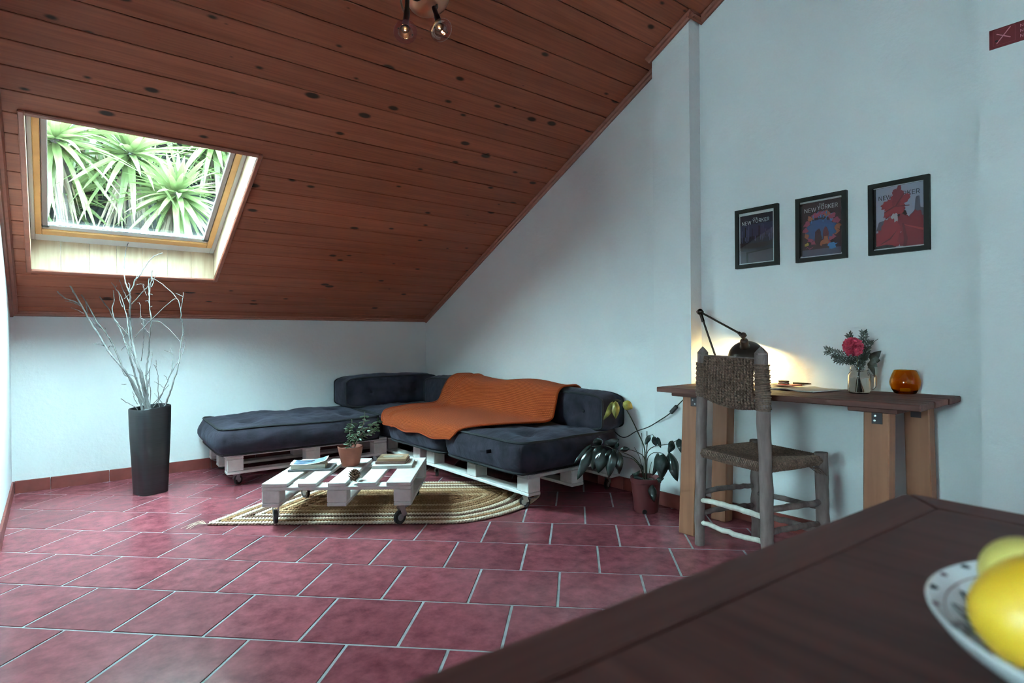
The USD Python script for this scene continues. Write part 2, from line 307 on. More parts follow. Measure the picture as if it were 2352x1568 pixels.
w2.add('pane', span(AX-.08, AX-.074, AW[0]+.06, AW[1]-.06, AW[2]+.06, AW[3]-.06, .001), PANE, smooth=False)
solo('wall_back', span(XL-.1, XR+.1, YK, YK+.12, -.05, HK+.06, 0), WALL, 'low white knee wall below the sloping board ceiling', 'wall', kind='structure', smooth=False)
solo('wall_rear', span(XL-.2, XR+.2, YB-.25, YB, -.05, ZB+.1, 0), WALL, 'white wall behind the camera', 'wall', kind='structure', smooth=False)

# baseboards: terracotta strips
def baseboard(name, label, pts, z=.08, t=.011):
    b = Thing(name, label, 'baseboard', kind='structure')
    for (a, c) in pts:
        a, c = np.array(a, float), np.array(c, float); L = np.linalg.norm(c-a); ang = math.atan2(c[1]-a[1], c[0]-a[0])
        b.add('tile', xf(rbox(L-.003, t, z, .0015), rz(ang), [*((a+c)/2), z/2]), BASETILE, smooth=False)
    return b
xs = [XL+.012] + [.002 + .3225*k for k in range(9)] + [XR]
baseboard('baseboard_back', 'dark red tile strip along the foot of the knee wall', [((x0, YK-.0056), (x1, YK-.0056)) for x0, x1 in zip(xs, xs[1:])])
bb = baseboard('baseboard_left', 'dark red tile strip along the foot of the left wall', [((XL+.0056, YK-.012-.3225*k), (XL+.0056, max(YB, YK-.012-.3225*(k+1)))) for k in range(26)])
segs = []
def run(x, ya, yb):
    y = ya
    while y > yb + .01: segs.append(((x, y), (x, max(yb, y-.3225)))); y -= .3225
run(XR-.0056, YK-.012, 2.455); run(XR-.0056, 2.455, P1[1]); run(XP-.0056, P1[1]+.006, P1[0]-.006); run(XR-.0056, P1[0], P2); run(XP-.0056, P2+.006, DOOR[1])
segs.append(((XP, P1[0]-.0056), (XR-.01, P1[0]-.0056)))
baseboard('baseboard_right', 'dark red tile strip along the foot of the gable wall', segs)

# ceiling: boards along the room, laid up the slope, with an opening for the roof window
WX0, WX1, WS0, WS1 = -.080, .908, .530, 1.786                      # window opening
ce = Thing('ceiling', 'sloping ceiling of reddish knotty pine boards', 'ceiling', kind='structure')
SMAX = (YK-YR)/CT; PITCH = .1307
ce.add('deck', slope_mesh(prism(sbox(XL-.25, -.6, XR+.25, SMAX+.03).difference(sbox(WX0-.012, WS0-.012+.0, WX1+.012, WS1+.012)), .0135, .17)), DECK, smooth=False)
def plank(x0, x1, s0, s1):
    g, c, t = .0022, .0022, .013                                     # gap, chamfer, thickness
    pr = np.array([(s0+g, t), (s0+g, c), (s0+g+c, 0), (s1-g-c, 0), (s1-g, c), (s1-g, t)])
    v = np.vstack([np.c_[np.full(6, x0), pr], np.c_[np.full(6, x1), pr]]); i = np.arange(6); n = (i+1) % 6
    return slope_mesh((v, np.vstack([tri(np.stack([i, n, n+6, i+6], 1)), [[0, k+1, k] for k in range(1, 5)], [[6, 6+k, 7+k] for k in range(1, 5)]])))
k0 = 2.301 - 18*PITCH
for k in range(0, 46):
    s0, s1 = max(0, k0+(k-1)*PITCH), min(SMAX, k0+k*PITCH)
    if s1 - s0 < .01: continue
    cut = s1 > WS0 and s0 < WS1
    for x0, x1 in ([(XL, WX0), (WX1, XR)] if cut else [(XL, XR)]): ce.add('plank', plank(x0, x1, s0, s1), PINE_RED, smooth=False)
    if cut and s0 < WS0 - .004: ce.add('plank', plank(WX0, WX1, s0, WS0), PINE_RED, smooth=False)
    if cut and s1 > WS1 + .004: ce.add('plank', plank(WX0, WX1, WS1, s1), PINE_RED, smooth=False)
v, f = prism(Polygon([(YR, ZR), (YB-.2, ztop(YB-.2)), (YB-.2, ztop(YB-.2)+.15), (YR, ZR+.15)]), XL-.25, XR+.25)
ce.add('rear_slope', (np.stack([v[:, 2], v[:, 0], v[:, 1]], 1), f), PINE_TRIM, smooth=False)
# cornice strips: rounded bead along walls
def cornice(a, b, inward, w=.034, h=.03):
    """A strip between two points of the ceiling plane, inward = direction along the ceiling away from the wall."""
    a, b, q = np.array(a), np.array(b), np.array(inward, float); n = np.array([0, -ST, -CT])
    pr = [(0, -.002), (0, h), (.35*w, h), (.5*w, .62*h), (.8*w, .5*h), (w, .2*h), (w, -.002)]
    v = np.vstack([[e + q*u + n*k for u, k in pr] for e in (a, b)]); i = np.arange(7); m = (i+1) % 7
    return v, np.vstack([tri(np.stack([i, i+7, m+7, m], 1)), [[0, k, k+1] for k in range(1, 6)], [[7, 8+k, 7+k] for k in range(1, 6)]])
def s_of(y): return (YK-y)/CT
trim = Thing('trim_1', 'dark wooden cornice strip where the board ceiling meets the gable wall', 'cornice', kind='structure')
trim.add('strip', cornice(sl(XR, 0), sl(XR, s_of(P1[1])), (-1, 0, 0)), PINE_TRIM, smooth=False)
trim.add('strip', cornice(sl(XP, s_of(P1[1])-.03), sl(XP, s_of(P1[0])+.03), (-1, 0, 0)), PINE_TRIM, smooth=False)
trim.add('strip', cornice(sl(XP-.03, s_of(P1[0])), sl(XR, s_of(P1[0])), (0, -CT, ST)), PINE_TRIM, smooth=False)
trim.add('strip', cornice(sl(XR, s_of(P1[0])), sl(XR, s_of(P2)), (-1, 0, 0)), PINE_TRIM, smooth=False)
solo('trim_2', cornice(sl(XL, 0), sl(XL, SMAX), (1, 0, 0), w=.042), PINE_TRIM, 'dark wooden cornice strip where the board ceiling meets the left wall', 'cornice', kind='structure', smooth=False)
solo('trim_3', cornice(sl(XL, 0), sl(XR, 0), (0, -CT, ST), w=.03, h=.022), PINE_TRIM, 'dark wooden cornice strip along the top of the knee wall', 'cornice', kind='structure', smooth=False)

# roof window
w1 = Thing('window_1', 'pine roof window with pale board lining and yucca leaves outside', 'window', kind='structure')
NF = .157
def ring(x0, x1, s0, s1, b, n0, n1): # frame members as four bars
    return [span(x0, x0+b[0], s0, s1, n0, n1, .003), span(x1-b[1], x1, s0, s1, n0, n1, .003), span(x0+b[0], x1-b[1], s0, s0+b[2], n0, n1, .003), span(x0+b[0], x1-b[1], s1-b[3], s1, n0, n1, .003)]
def flip(m): return m[0], m[1]
# trim round the opening
for (x0, x1, s0, s1) in [(WX0-.022, WX0+.002, WS0-.022, WS1+.022), (WX1-.002, WX1+.022, WS0-.022, WS1+.022), (WX0, WX1, WS0-.022, WS0+.002), (WX0, WX1, WS1-.002, WS1+.022)]:
    w1.add('trim_strip', slope_mesh(span(x0, x1, s0, s1, -.012, .004, .004)), PINE_TRIM, smooth=False)
# lining: upright boards below, side and top linings
nb = 7; bw = (WX1-WX0)/nb; y0 = YK - WS0*CT; z0 = HK + WS0*ST
for k in range(nb):
    w1.add('lining_board', span(WX0+k*bw+.0008, WX0+(k+1)*bw-.0008, y0, y0+.012, z0, z0+.19, .002), PINE_LINING, smooth=False)
for x0, x1 in ((WX0-.012, WX0), (WX1, WX1+.012)): w1.add('side_lining', slope_mesh(span(x0, x1, WS0-.02, WS1+.012, 0, NF+.04, .001)), PINE_LINING, smooth=False)
w1.add('top_lining', slope_mesh(span(WX0, WX1, WS1, WS1+.012, 0, NF+.04, .001)), PINE_LINING, smooth=False)
FS0 = WS0 + .082
for m in ring(WX0, WX1, FS0, WS1, (.022, .026, .072, .05), NF, NF+.05): w1.add('frame_bar', slope_mesh(m), WHITE_FRAME, smooth=False)
for m in ring(WX0+.022, WX1-.026, FS0+.066, WS1-.05, (.03, .034, .046, .04), NF-.006, NF+.05): w1.add('sash_bar', slope_mesh(m), PINE_SASH, smooth=False)
GX0, GX1, GS0, GS1 = WX0+.052, WX1-.060, FS0+.112, WS1-.09
for m in ring(GX0-.002, GX1+.002, GS0-.002, GS1, (.006, .006, .04, .006), NF+.006, NF+.03): w1.add('glazing_bead', slope_mesh(m), WHITE_FRAME, smooth=False)
w1.add('pane', slope_mesh(span(GX0, GX1, GS0, GS1, NF+.022, NF+.030, .001)), PANE, smooth=False)
for x0, x1 in ((GX0+.003, GX0+.030), (GX1-.030, GX1-.003)): w1.add('blind_rail', slope_mesh(span(x0, x1, GS0+.03, GS1, NF-.004, NF+.016, .003)), RAIL, smooth=False)
for x in (GX0+.018, GX1-.018): w1.add('rail_cap', slope_mesh(span(x-.018, x+.018, GS0+.028, GS0+.046, NF-.008, NF+.018, .004)), BLACK, smooth=False)
w1.add('blind_cord', tube([sl(x, GS0+.042+.004*math.sin(x*9), NF+.004) for x in np.linspace(GX0+.03, GX1-.03, 24)], .0022, 6), BLACK)
# glazed door behind the camera (lights the room from the right)
d1 = Thing('door_1', 'white framed glazed door behind the camera', 'door', kind='structure')
def yzbar(y0, y1, z0, z1, x0=XP+.06, x1=XP+.11): return span(x0, x1, y0, y1, z0, z1, .004)
for m in [yzbar(DOOR[0], DOOR[0]+.07, 0, DOOR[2]), yzbar(DOOR[1]-.07, DOOR[1], 0, DOOR[2]), yzbar(DOOR[0]+.07, DOOR[1]-.07, DOOR[2]-.07, DOOR[2]), yzbar(DOOR[0]+.07, DOOR[1]-.07, 0, .12), yzbar(sum(DOOR[:2])/2-.05, sum(DOOR[:2])/2+.05, .12, DOOR[2]-.07)]:
    d1.add('frame_bar', m, WHITE_FRAME, smooth=False)
for a, b in ((DOOR[0]+.07, sum(DOOR[:2])/2-.05), (sum(DOOR[:2])/2+.05, DOOR[1]-.07)): d1.add('pane', yzbar(a, b, .12, DOOR[2]-.07, XP+.08, XP+.086), PANE, smooth=False)

# ------------------------------------------------------------------ outside the roof window: a bank with yuccas
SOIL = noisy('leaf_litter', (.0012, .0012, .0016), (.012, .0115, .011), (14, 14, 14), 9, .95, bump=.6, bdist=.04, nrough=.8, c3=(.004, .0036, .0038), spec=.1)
YUC = leafy('yucca_leaf', (.070, .092, .030), (.125, .150, .060), .4, .35, (3, 3, 3), .28)
YDRY = leafy('dry_yucca_leaf', (.105, .075, .052), (.175, .135, .095), .8, .2, (4, 4, 4), .25)
BARK = noisy('yucca_bark', (.02, .015, .013), (.055, .042, .035), (12, 12, 5), 5, .95, bump=.5, bdist=.02)
gx, gy = np.meshgrid(np.linspace(-4.5, 5.5, 60), np.linspace(5.35, 10.5, 40), indexing='ij')
gz = np.minimum(.25 + 1.22*(gy-5.35), 5.0) + .45*meshkit.fbm(np.stack([gx, gy, 0*gx], -1)*1.6, 4, 4)
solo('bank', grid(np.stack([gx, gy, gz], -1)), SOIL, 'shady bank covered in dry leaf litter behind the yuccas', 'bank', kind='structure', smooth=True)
def bankz(x, y): return min(.25 + 1.22*(y-5.35), 5.0) + .45*float(meshkit.fbm(np.array([[x, y, 0]])*1.6, 4, 4)[0])
def make_yucca(label, head, foot, lean_out, nleaf=58, ndry=34, L=.62, seed=1, loc=None):
    """A stem from foot to head, a rosette of sword leaves at the head and a skirt of dry leaves below it (all local to foot)."""
    g = np.random.default_rng(seed)
    t = Thing('yucca_plant', label, 'yucca', loc if loc is not None else foot, 0, 'yuccas outside the roof window')
    foot = np.array(foot, float); head = np.array(head, float)
    t.add('trunk', tube(smooth_line([foot - [0, 0, .25], foot, foot*.45+head*.55+[.03, .04, 0], head], 10), np.linspace(.075, .05, 10), 9), BARK)
    ax = np.array(lean_out, float); ax /= np.linalg.norm(ax); B = basis(ax)
    for k in range(nleaf):
        th = math.acos(1 - 1.45*(k+.5)/nleaf); ph = k*2.39996 + g.normal(0, .12)
        d = B@[math.sin(th)*math.cos(ph), math.sin(th)*math.sin(ph), math.cos(th)]; l = L*(.82+.3*g.random())*(1.0 if th > .5 else .8)
        o = head + d*.03 - ax*.05*(k/nleaf); drop = np.array([0, 0, -.10 - .16*(th/PI)*2])*l
        t.add('leaf', leaf(o, o + d*l + drop, .064+.014*g.random(), up=np.cross(np.cross(d, [0, 0, 1.0]), d)+ax*.15 + g.normal(0, .25, 3), bend=.05, fold=.35, n=6, shape='sword'), YUC, smooth=False)
    for k in range(ndry):
        ph = k*2.39996; d = B@[math.cos(ph), math.sin(ph), -.25]; d = d*.30 + np.array([0, 0, -1.0]); d /= np.linalg.norm(d)
        o = head - ax*(.06+.10*g.random()); l = L*(.75+.45*g.random())
        t.add('dry_leaf', leaf(o, o + d*l + g.normal(0, .03, 3), .030+.012*g.random(), up=[d[1]+.01, -d[0], .2], bend=.04, fold=.3, n=5, shape='sword'), YDRY, smooth=False)
    return t
def yat(px, py, y): return aty(px, py, y)
YSPOT = [  # pixel of the head, distance plane, lean, seed, label
    (300, 352, 6.35, (.05, -.75, .35), 1, 'yucca with a long dry brown skirt in the middle of the roof window'),
    (408, 446, 6.15, (.15, -1, .30), 2, 'yucca with a star of leaves at the lower right of the roof window'),
    (128, 318, 6.25, (.25, -.7, .5), 3, 'yucca spreading its leaves at the left edge of the roof window'),
    (215, 268, 6.95, (.3, -.6, .7), 4, 'yucca with arching leaves at the top of the roof window'),
    (492, 318, 6.9, (-.2, -.7, .7), 5, 'yucca at the upper right corner of the roof window')]
protos = []
for px, py, yy, lean, sd, lab in YSPOT:
    hd = yat(px, py, yy); ft = np.array([hd[0]+.06, hd[1]+.28, 0]); ft[2] = bankz(ft[0], ft[1])
    if ft[2] > hd[2]-.25: ft[1] -= .2; ft[2] = hd[2]-.55
    protos.append(make_yucca(lab, hd, ft, lean, seed=sd, L=.66 if sd != 2 else .52, nleaf=74 if sd != 2 else 84, ndry=40 if sd in (1, 3) else 22))
for i, (px, py, yy, src, rzz, lab) in enumerate([(365, 250, 7.5, 3, .8, 'yucca high on the bank at the top centre of the roof window'), (455, 350, 7.35, 4, 2.2, 'yucca set back between the upper right yuccas in the roof window'), (205, 390, 7.2, 1, 1.3, 'yucca set back left of the long dry skirt'), (40, 400, 6.9, 2, .5, 'yucca mostly hidden beyond the left frame of the roof window'), (330, 455, 7.0, 3, 2.6, 'yucca low on the bank between the dry skirt and the star of leaves'), (160, 455, 6.9, 4, 1.1, 'yucca low on the bank at the lower left of the roof window'), (290, 300, 7.9, 3, 4.0, 'yucca far up the bank behind the middle yucca'), (540, 420, 7.0, 4, 3.4, 'yucca mostly hidden beyond the right frame of the roof window'), (420, 300, 8.0, 4, 5.0, 'yucca far up the bank above the star of leaves')]):
    hd = yat(px, py, yy); p0 = protos[src]; base = p0.loc; off = aty(*YSPOT[src][:2], YSPOT[src][2]) - base
    copy_thing(p0, hd - rz(rzz)@off, rzz, lab, 'yuccas outside the roof window')

# ------------------------------------------------------------------ pallets on casters
def pallet(name, label, cat, loc, rotz, L, W, z0, H, ply=.019, nrows=3, widths=(.168, .127, .124, .126, .169), gaps=(.067, .075, .074, .070), group=None, casters=((-1, -1), (1, -1), (-1, 1), (1, 1)), cang=(0.6, 2.2, -0.8, 1.4), fork=.1):
    """Boards run along local x (length L); width W along y. z0: height of the underside, H: thickness."""
    t = Thing(name, label, cat, loc, rotz, group)
    add = lambda n, m, mt, **k: t.add(n, m, mt, world=False, **k)
    zt = z0 + H; u = -W/2
    for k, w in enumerate(widths):
        add('deck_board', span(-L/2, L/2, u, u + w*W, zt-ply, zt, .003), WHITEWOOD, smooth=False); u += (w + (gaps[k] if k < 4 else 0))*W
    rows = np.linspace(-L/2, L/2, nrows); bl = .105 if nrows == 3 else .09
    for k, x in enumerate(rows):
        xc = np.clip(x, -L/2 + bl/2, L/2 - bl/2)
        add('cross_board', span(xc-bl/2, xc+bl/2, -W/2, W/2, zt-2*ply, zt-ply, .003), WHITEWOOD, smooth=False)
        for yc, bw_ in ((-W/2+.045, .09), (0, .1), (W/2-.045, .09)):
            add('block', span(xc-bl/2+.001, xc+bl/2-.001, yc-bw_/2, yc+bw_/2, z0+ply, zt-2*ply, .004), WHITEWOOD, smooth=False)
    for yc, bw_ in ((-W/2+.045, .09), (0, .1), (W/2-.045, .09)):
        add('runner', span(-L/2, L/2, yc-bw_/2, yc+bw_/2, z0, z0+ply, .003), WHITEWOOD, smooth=False)
    for (sx, sy), a in zip(casters, cang):
        cx, cy = sx*(L/2-.06), sy*(W/2-.05); R = rz(a); wr_ = .5*(z0-.022)/.62*.62 if z0 > .1 else .033
        wr_ = min(.036, .45*(z0-.012)); off = .024; o = np.array([cx, cy, 0])
        c = add('caster', xf(rbox(.062, .05, .004, .001), R, o + [0, 0, z0-.002]), STEEL, smooth=False)
        add('swivel', xf(lathe([(0, z0-.014), (.017, z0-.014), (.019, z0-.004), (0, z0-.003)], 16), None, o), STEEL, parent=c)
        for q in (-1, 1): add('fork', xf(rbox(.03, .003, z0-.018-wr_*.8, .001, (0, 0, 0)), R@rot_m([0, 1, 0], .38), o + R@[off*.45, q*.0135, (z0-.012+wr_)/2 + .003]), STEEL, parent=c, smooth=False)
        add('brake_lever', xf(rbox(.052, .02, .004, .0015), R@rot_m([0, 1, 0], .25), o + R@[-.030, 0, z0-.020]), STEEL, parent=c, smooth=False)
        wheel = lathe([(.006, -.010), (wr_*.62, -.010), (wr_*.66, -.0085), (wr_*.9, -.010), (wr_, -.006), (wr_, .006), (wr_*.9, .010), (wr_*.66, .0085), (wr_*.62, .010), (.006, .010)], 24)
        add('wheel', xf(wheel, R@rot_m([1, 0, 0], PI/2), o + R@[off, 0, wr_]), RUBBER, parent=c)
        for q in (-1, 1): add('hub', xf(lathe([(0, q*.011), (wr_*.45, q*.011), (wr_*.55, q*.0095), (wr_*.58, q*.008)], 16), R@rot_m([1, 0, 0], PI/2), o + R@[off, 0, wr_]), STEEL, parent=c)
    return t
PG = 'white pallet sofa bases'
pallet('sofa_pallet', 'white painted pallet on casters under the long chaise cushion by the knee wall', 'pallet', (1.502, 4.53, 0), -.05, 1.135, .735, .083, .138, group=PG)
pallet('sofa_pallet', 'white painted pallet on casters nearest the desk, under the front sofa cushion', 'pallet', (2.487, 3.047, 0), PI/2, 1.128, .78, .083, .138, group=PG, cang=(1.9, 2.6, 0.4, -.6))
pallet('sofa_pallet', 'white painted pallet in the corner behind the orange throw, between two others', 'pallet', (2.493, 4.285, 0), PI/2, 1.12, .765, .083, .138, group=PG)
CTZ, CTA = .240, -.655
CTC = np.array([1.338, 3.138])
TBL = pallet('coffee_table', 'low coffee table made of a small white pallet on casters, standing on the rug', 'coffee table', (*CTC, .0105), CTA + PI/2, .62, .765, .1075, .122, ply=.019, nrows=2, cang=(2.4, 1.2, .5, .9))

# ------------------------------------------------------------------ cushions
def cushion_fn(L, W, H, bulge=.03, puff=.03, tufts=(), seed=0, sag=0.0, wr=1.0):
    """Maps the unit box [-1,1]^3 to a tufted mattress, base centre at the origin."""
    def fn(u, v, w):
        x = u*L/2 - np.sign(u)*.022*np.abs(v)**9*u*u; y = v*W/2 - np.sign(v)*.022*np.abs(u)**9*v*v; z = H/2 + w*H/2
        side = 1 - np.abs(w)**2.2
        cr = (1-.10*np.abs(v)**6*1)*(1)
        x = x + np.sign(u)*np.abs(u)**3*bulge*side*(1-.5*np.abs(v)**4); y = y + np.sign(v)*np.abs(v)**3*bulge*side*(1-.5*np.abs(u)**4)
        rim = (1-np.abs(u)**4)*(1-np.abs(v)**4); top = np.clip(w, 0, 1)**3
        z = z + top*puff*rim
        for tx, ty in tufts:
            d2 = ((x-tx)**2 + (y-ty)**2)
            z = z - top*(.026*np.exp(-d2/.0022) + .016*np.exp(-d2/.016))
        P = np.stack([x, y, z], -1)
        n = meshkit.fbm(P*[7, 7, 9] + seed*7.3, 3, seed) - .5; n2 = meshkit.fbm(P*[22, 9, 16] + seed*3.1, 2, seed+5) - .5
        z = z + top*rim*(.046*n + .016*n2)*wr - sag*np.exp(-((x)**2)/.08)*top*rim
        o = (.034*n + .016*n2)*side*wr
        x = x + np.sign(u)*np.abs(u)**4*o; y = y + np.sign(v)*np.abs(v)**4*o
        z = z + .020*(meshkit.fbm(np.stack([x, y, 0*x], -1)*3.1 + seed, 2, seed+9) - .5)*(w > -.99)*wr
        return np.stack([x, y, z], -1)
    return fn
def cushion(name, label, loc, rotz, L, W, H, tufts=(), seed=0, R=None, group=None, tab=None, **k):
    t = Thing(name, label, 'cushion', loc, rotz, group); fn = cushion_fn(L, W, H, tufts=tufts, seed=seed, **k)
    g = .022; nu, nv, nw = int(L/g), int(W/g), max(6, int(H/g)); F = []
    def face(a, b, na, nb, mk):
        A, B = np.meshgrid(np.linspace(-1, 1, na+1), np.linspace(-1, 1, nb+1), indexing='ij'); F.append(grid(fn(*mk(A, B))))
    o = np.ones
    face(0, 1, nu, nv, lambda a, b: (a, b, a*0+1)); face(0, 1, nv, nu, lambda b, a: (a, b, a*0-1))
    face(0, 1, nv, nw, lambda b, c: (b*0+1, b, c)); face(0, 1, nw, nv, lambda c, b: (b*0-1, b, c))
    face(0, 1, nw, nu, lambda c, a: (a, a*0+1, c)); face(0, 1, nu, nw, lambda a, c: (a, a*0-1, c))
    R = np.eye(3) if R is None else R
    body = join(*F); m = trimesh.Trimesh(body[0], body[1], process=True, merge_norm=True); m.merge_vertices(digits_vertex=5)
    t.add('cover', xf((np.array(m.vertices), np.array(m.faces)), R), FABRIC, world=False, smooth=50)
    ts = np.linspace(0, 1, 40, endpoint=False)*2-1; on = np.ones(40)
    pu, pv = np.r_[ts, on, -ts, -on], np.r_[-on, ts, on, -ts]
    for w in (1, -1):
        t.add('piping', xf(tube(fn(pu, pv, pu*0+w) + [0, 0, .003*w], .008, 6, closed=True), R), PIPING, world=False)
    for tx, ty in tufts:
        p = fn(np.array([2*tx/L]), np.array([2*ty/W]), np.array([1.0]))[0]
        t.add('tuft', xf(blob(p + [0, 0, .002], 1, 2, (.011, .011, .005)), R), PIPING, world=False)
    if tab:
        t.add('handle', xf(rbox(.11, .006, .022, .002, tab), R), FABRIC, world=False, smooth=False)
    return t
DT = .2215
SG = 'dark seat cushions of the pallet sofa'
cushion('seat_cushion', 'long dark tufted chaise cushion on the pallet along the knee wall', (1.455, 4.54, DT), -.045, 1.13, .80, .165, [(-.36, .17), (0, .17), (.36, .17), (-.36, -.17), (0, -.17), (.36, -.17)], 1, group=SG, bulge=.045, puff=.045)
cushion('seat_cushion', 'square dark tufted cushion at the front end of the sofa, next to the potted plant', (2.435, 2.862, DT), 0, .81, .80, .165, [(0, 0), (-.2, .2), (.2, .2), (-.2, -.2), (.2, -.2)], 2, group=SG, puff=.038, tab=(-.41, -.15, .10))
cushion('seat_cushion', 'square dark cushion under the lower half of the orange throw', (2.435, 3.678, DT), 0, .81, .80, .165, [(0, 0)], 3, group=SG, puff=.034)
cushion('seat_cushion', 'square dark cushion deep in the sofa corner in front of the backrests', (2.445, 4.50, DT), 0, .80, .80, .165, [(0, 0)], 4, group=SG, puff=.034)
BG = 'dark backrest cushions of the pallet sofa'
def upright(n, rot): return rz(rot)@np.array([[1, 0, 0], [0, 0, -1], [0, 1, 0]])     # local z (top of cushion) faces local -y
cushion('back_cushion', 'dark backrest cushion leaning on the knee wall in the corner', (2.40, 4.925, .40+.13), 0, .90, .25, .24, [(-.22, 0), (.22, 0)], 5, R=upright(0, 0), group=BG, bulge=.02, puff=.03)
cushion('back_cushion', 'dark backrest cushion at the desk end of the gable wall', (2.862, 2.99, .40+.105), 0, 1.08, .23, .185, [(-.36, 0), (0, 0), (.36, 0)], 6, R=upright(0, -PI/2), group=BG, bulge=.02, puff=.035)
cushion('back_cushion', 'dark backrest cushion of the gable wall hidden by the orange throw', (2.862, 4.09, .40+.11), 0, 1.06, .25, .185, [(0, 0)], 7, R=upright(0, -PI/2), group=BG, bulge=.02, puff=.03)

# orange throw: lofted over backrest, seat and front edge
KNIT = M('orange_knit', {'uv': ('texture_coordinate', {}), 'mp': ('mapping', {'scale': (1, 1, 1)}), 'w': ('wave_texture', {'bands_direction': 'x', 'scale': 26.0, 'distortion': .6, 'detail': 1.0}), 'w2': ('wave_texture', {'bands_direction': 'y', 'scale': 40.0, 'distortion': .4}),
     'mu': ('math', {'math_type': 'multiply'}), 'n': ('noise_texture', {'scale': 5.0}), 'r': ('rgb_ramp', {'ramp': [(.0, (.24, .036, .010)), (.6, (.52, .098, .024)), (1, (.60, .13, .034))]}), 'b': ('bump', {'strength': .9, 'distance': .006}), 'p': ('principled_bsdf', {'roughness': .95, 'sheen_weight': .04, 'specular_ior_level': .08})},
     [('uv.UV', 'mp.vector'), ('mp.vector', 'w.vector'), ('mp.vector', 'w2.vector'), ('w.fac', 'mu.value1'), ('w2.fac', 'mu.value2'), ('mu.value', 'r.fac'), ('r.color', 'p.base_color'), ('mu.value', 'b.height'), ('b.normal', 'p.normal')])
def throw():
    st = [  # x, z, y_left (far), y_right (near)
        (2.868, .56, 4.06, 2.80), (2.858, .637, 4.06, 2.80), (2.80, .668, 4.07, 2.80), (2.70, .664, 4.10, 2.795), (2.632, .625, 4.13, 2.79), (2.607, .56, 4.17, 2.79), (2.592, .50, 4.20, 2.80), (2.565, .45, 4.21, 2.80), (2.50, .436, 4.20, 2.80),
        (2.40, .438, 4.19, 2.82), (2.28, .440, 4.19, 2.86), (2.15, .436, 4.16, 2.93), (2.05, .424, 4.14, 3.00), (2.008, .403, 4.10, 3.05), (1.985, .37, 4.06, 3.07), (1.975, .335, 4.02, 3.10)]
    n, m = 70, 90
    st = np.array(st); C = smooth_line(st, n)
    v = np.linspace(0, 1, m); P = np.zeros((n, m, 3))
    for i in range(n):
        x, z, ya, yb = C[i]; y = ya + (yb-ya)*v; k = i/(n-1)
        P[i, :, 0] = x - .010*np.sin(v*9+2*k)*(k < .45) + .006*np.sin(v*17 + k*4)
        P[i, :, 1] = y + .012*np.sin(k*8)
        P[i, :, 2] = z + .012*np.sin(v*11 + k*5)*(.3+.7*(k < .35)) + .012*np.clip(1 - v/.08, 0, 1) + .012*np.exp(-((v-.1)/.025)**2)*(k < .9) - .006*np.exp(-((v-.14)/.02)**2) + .010*np.clip((k-.9)*10, 0, 1)*np.sin(v*14)
    uv = np.stack(np.meshgrid(np.linspace(0, 1.25, n), np.linspace(0, 1.3, m), indexing='ij'), -1).reshape(-1, 2)
    s, f = solid(P, .008)
    t = Thing('throw_blanket', 'orange knitted throw draped over the sofa backrest and seat', 'blanket', (2.4, 3.5, .42))
    t.add('cloth', (s, f), KNIT, smooth=True, uv=np.vstack([uv, uv]))
    for col, nm in ((0, 'hem'), (-1, 'hem')): t.add(nm, tube(P[:, col] + [0, 0, .0], .007, 6), KNIT)
    t.add('hem', tube(P[-1] + [0, 0, -.002], .007, 6), KNIT)
throw()

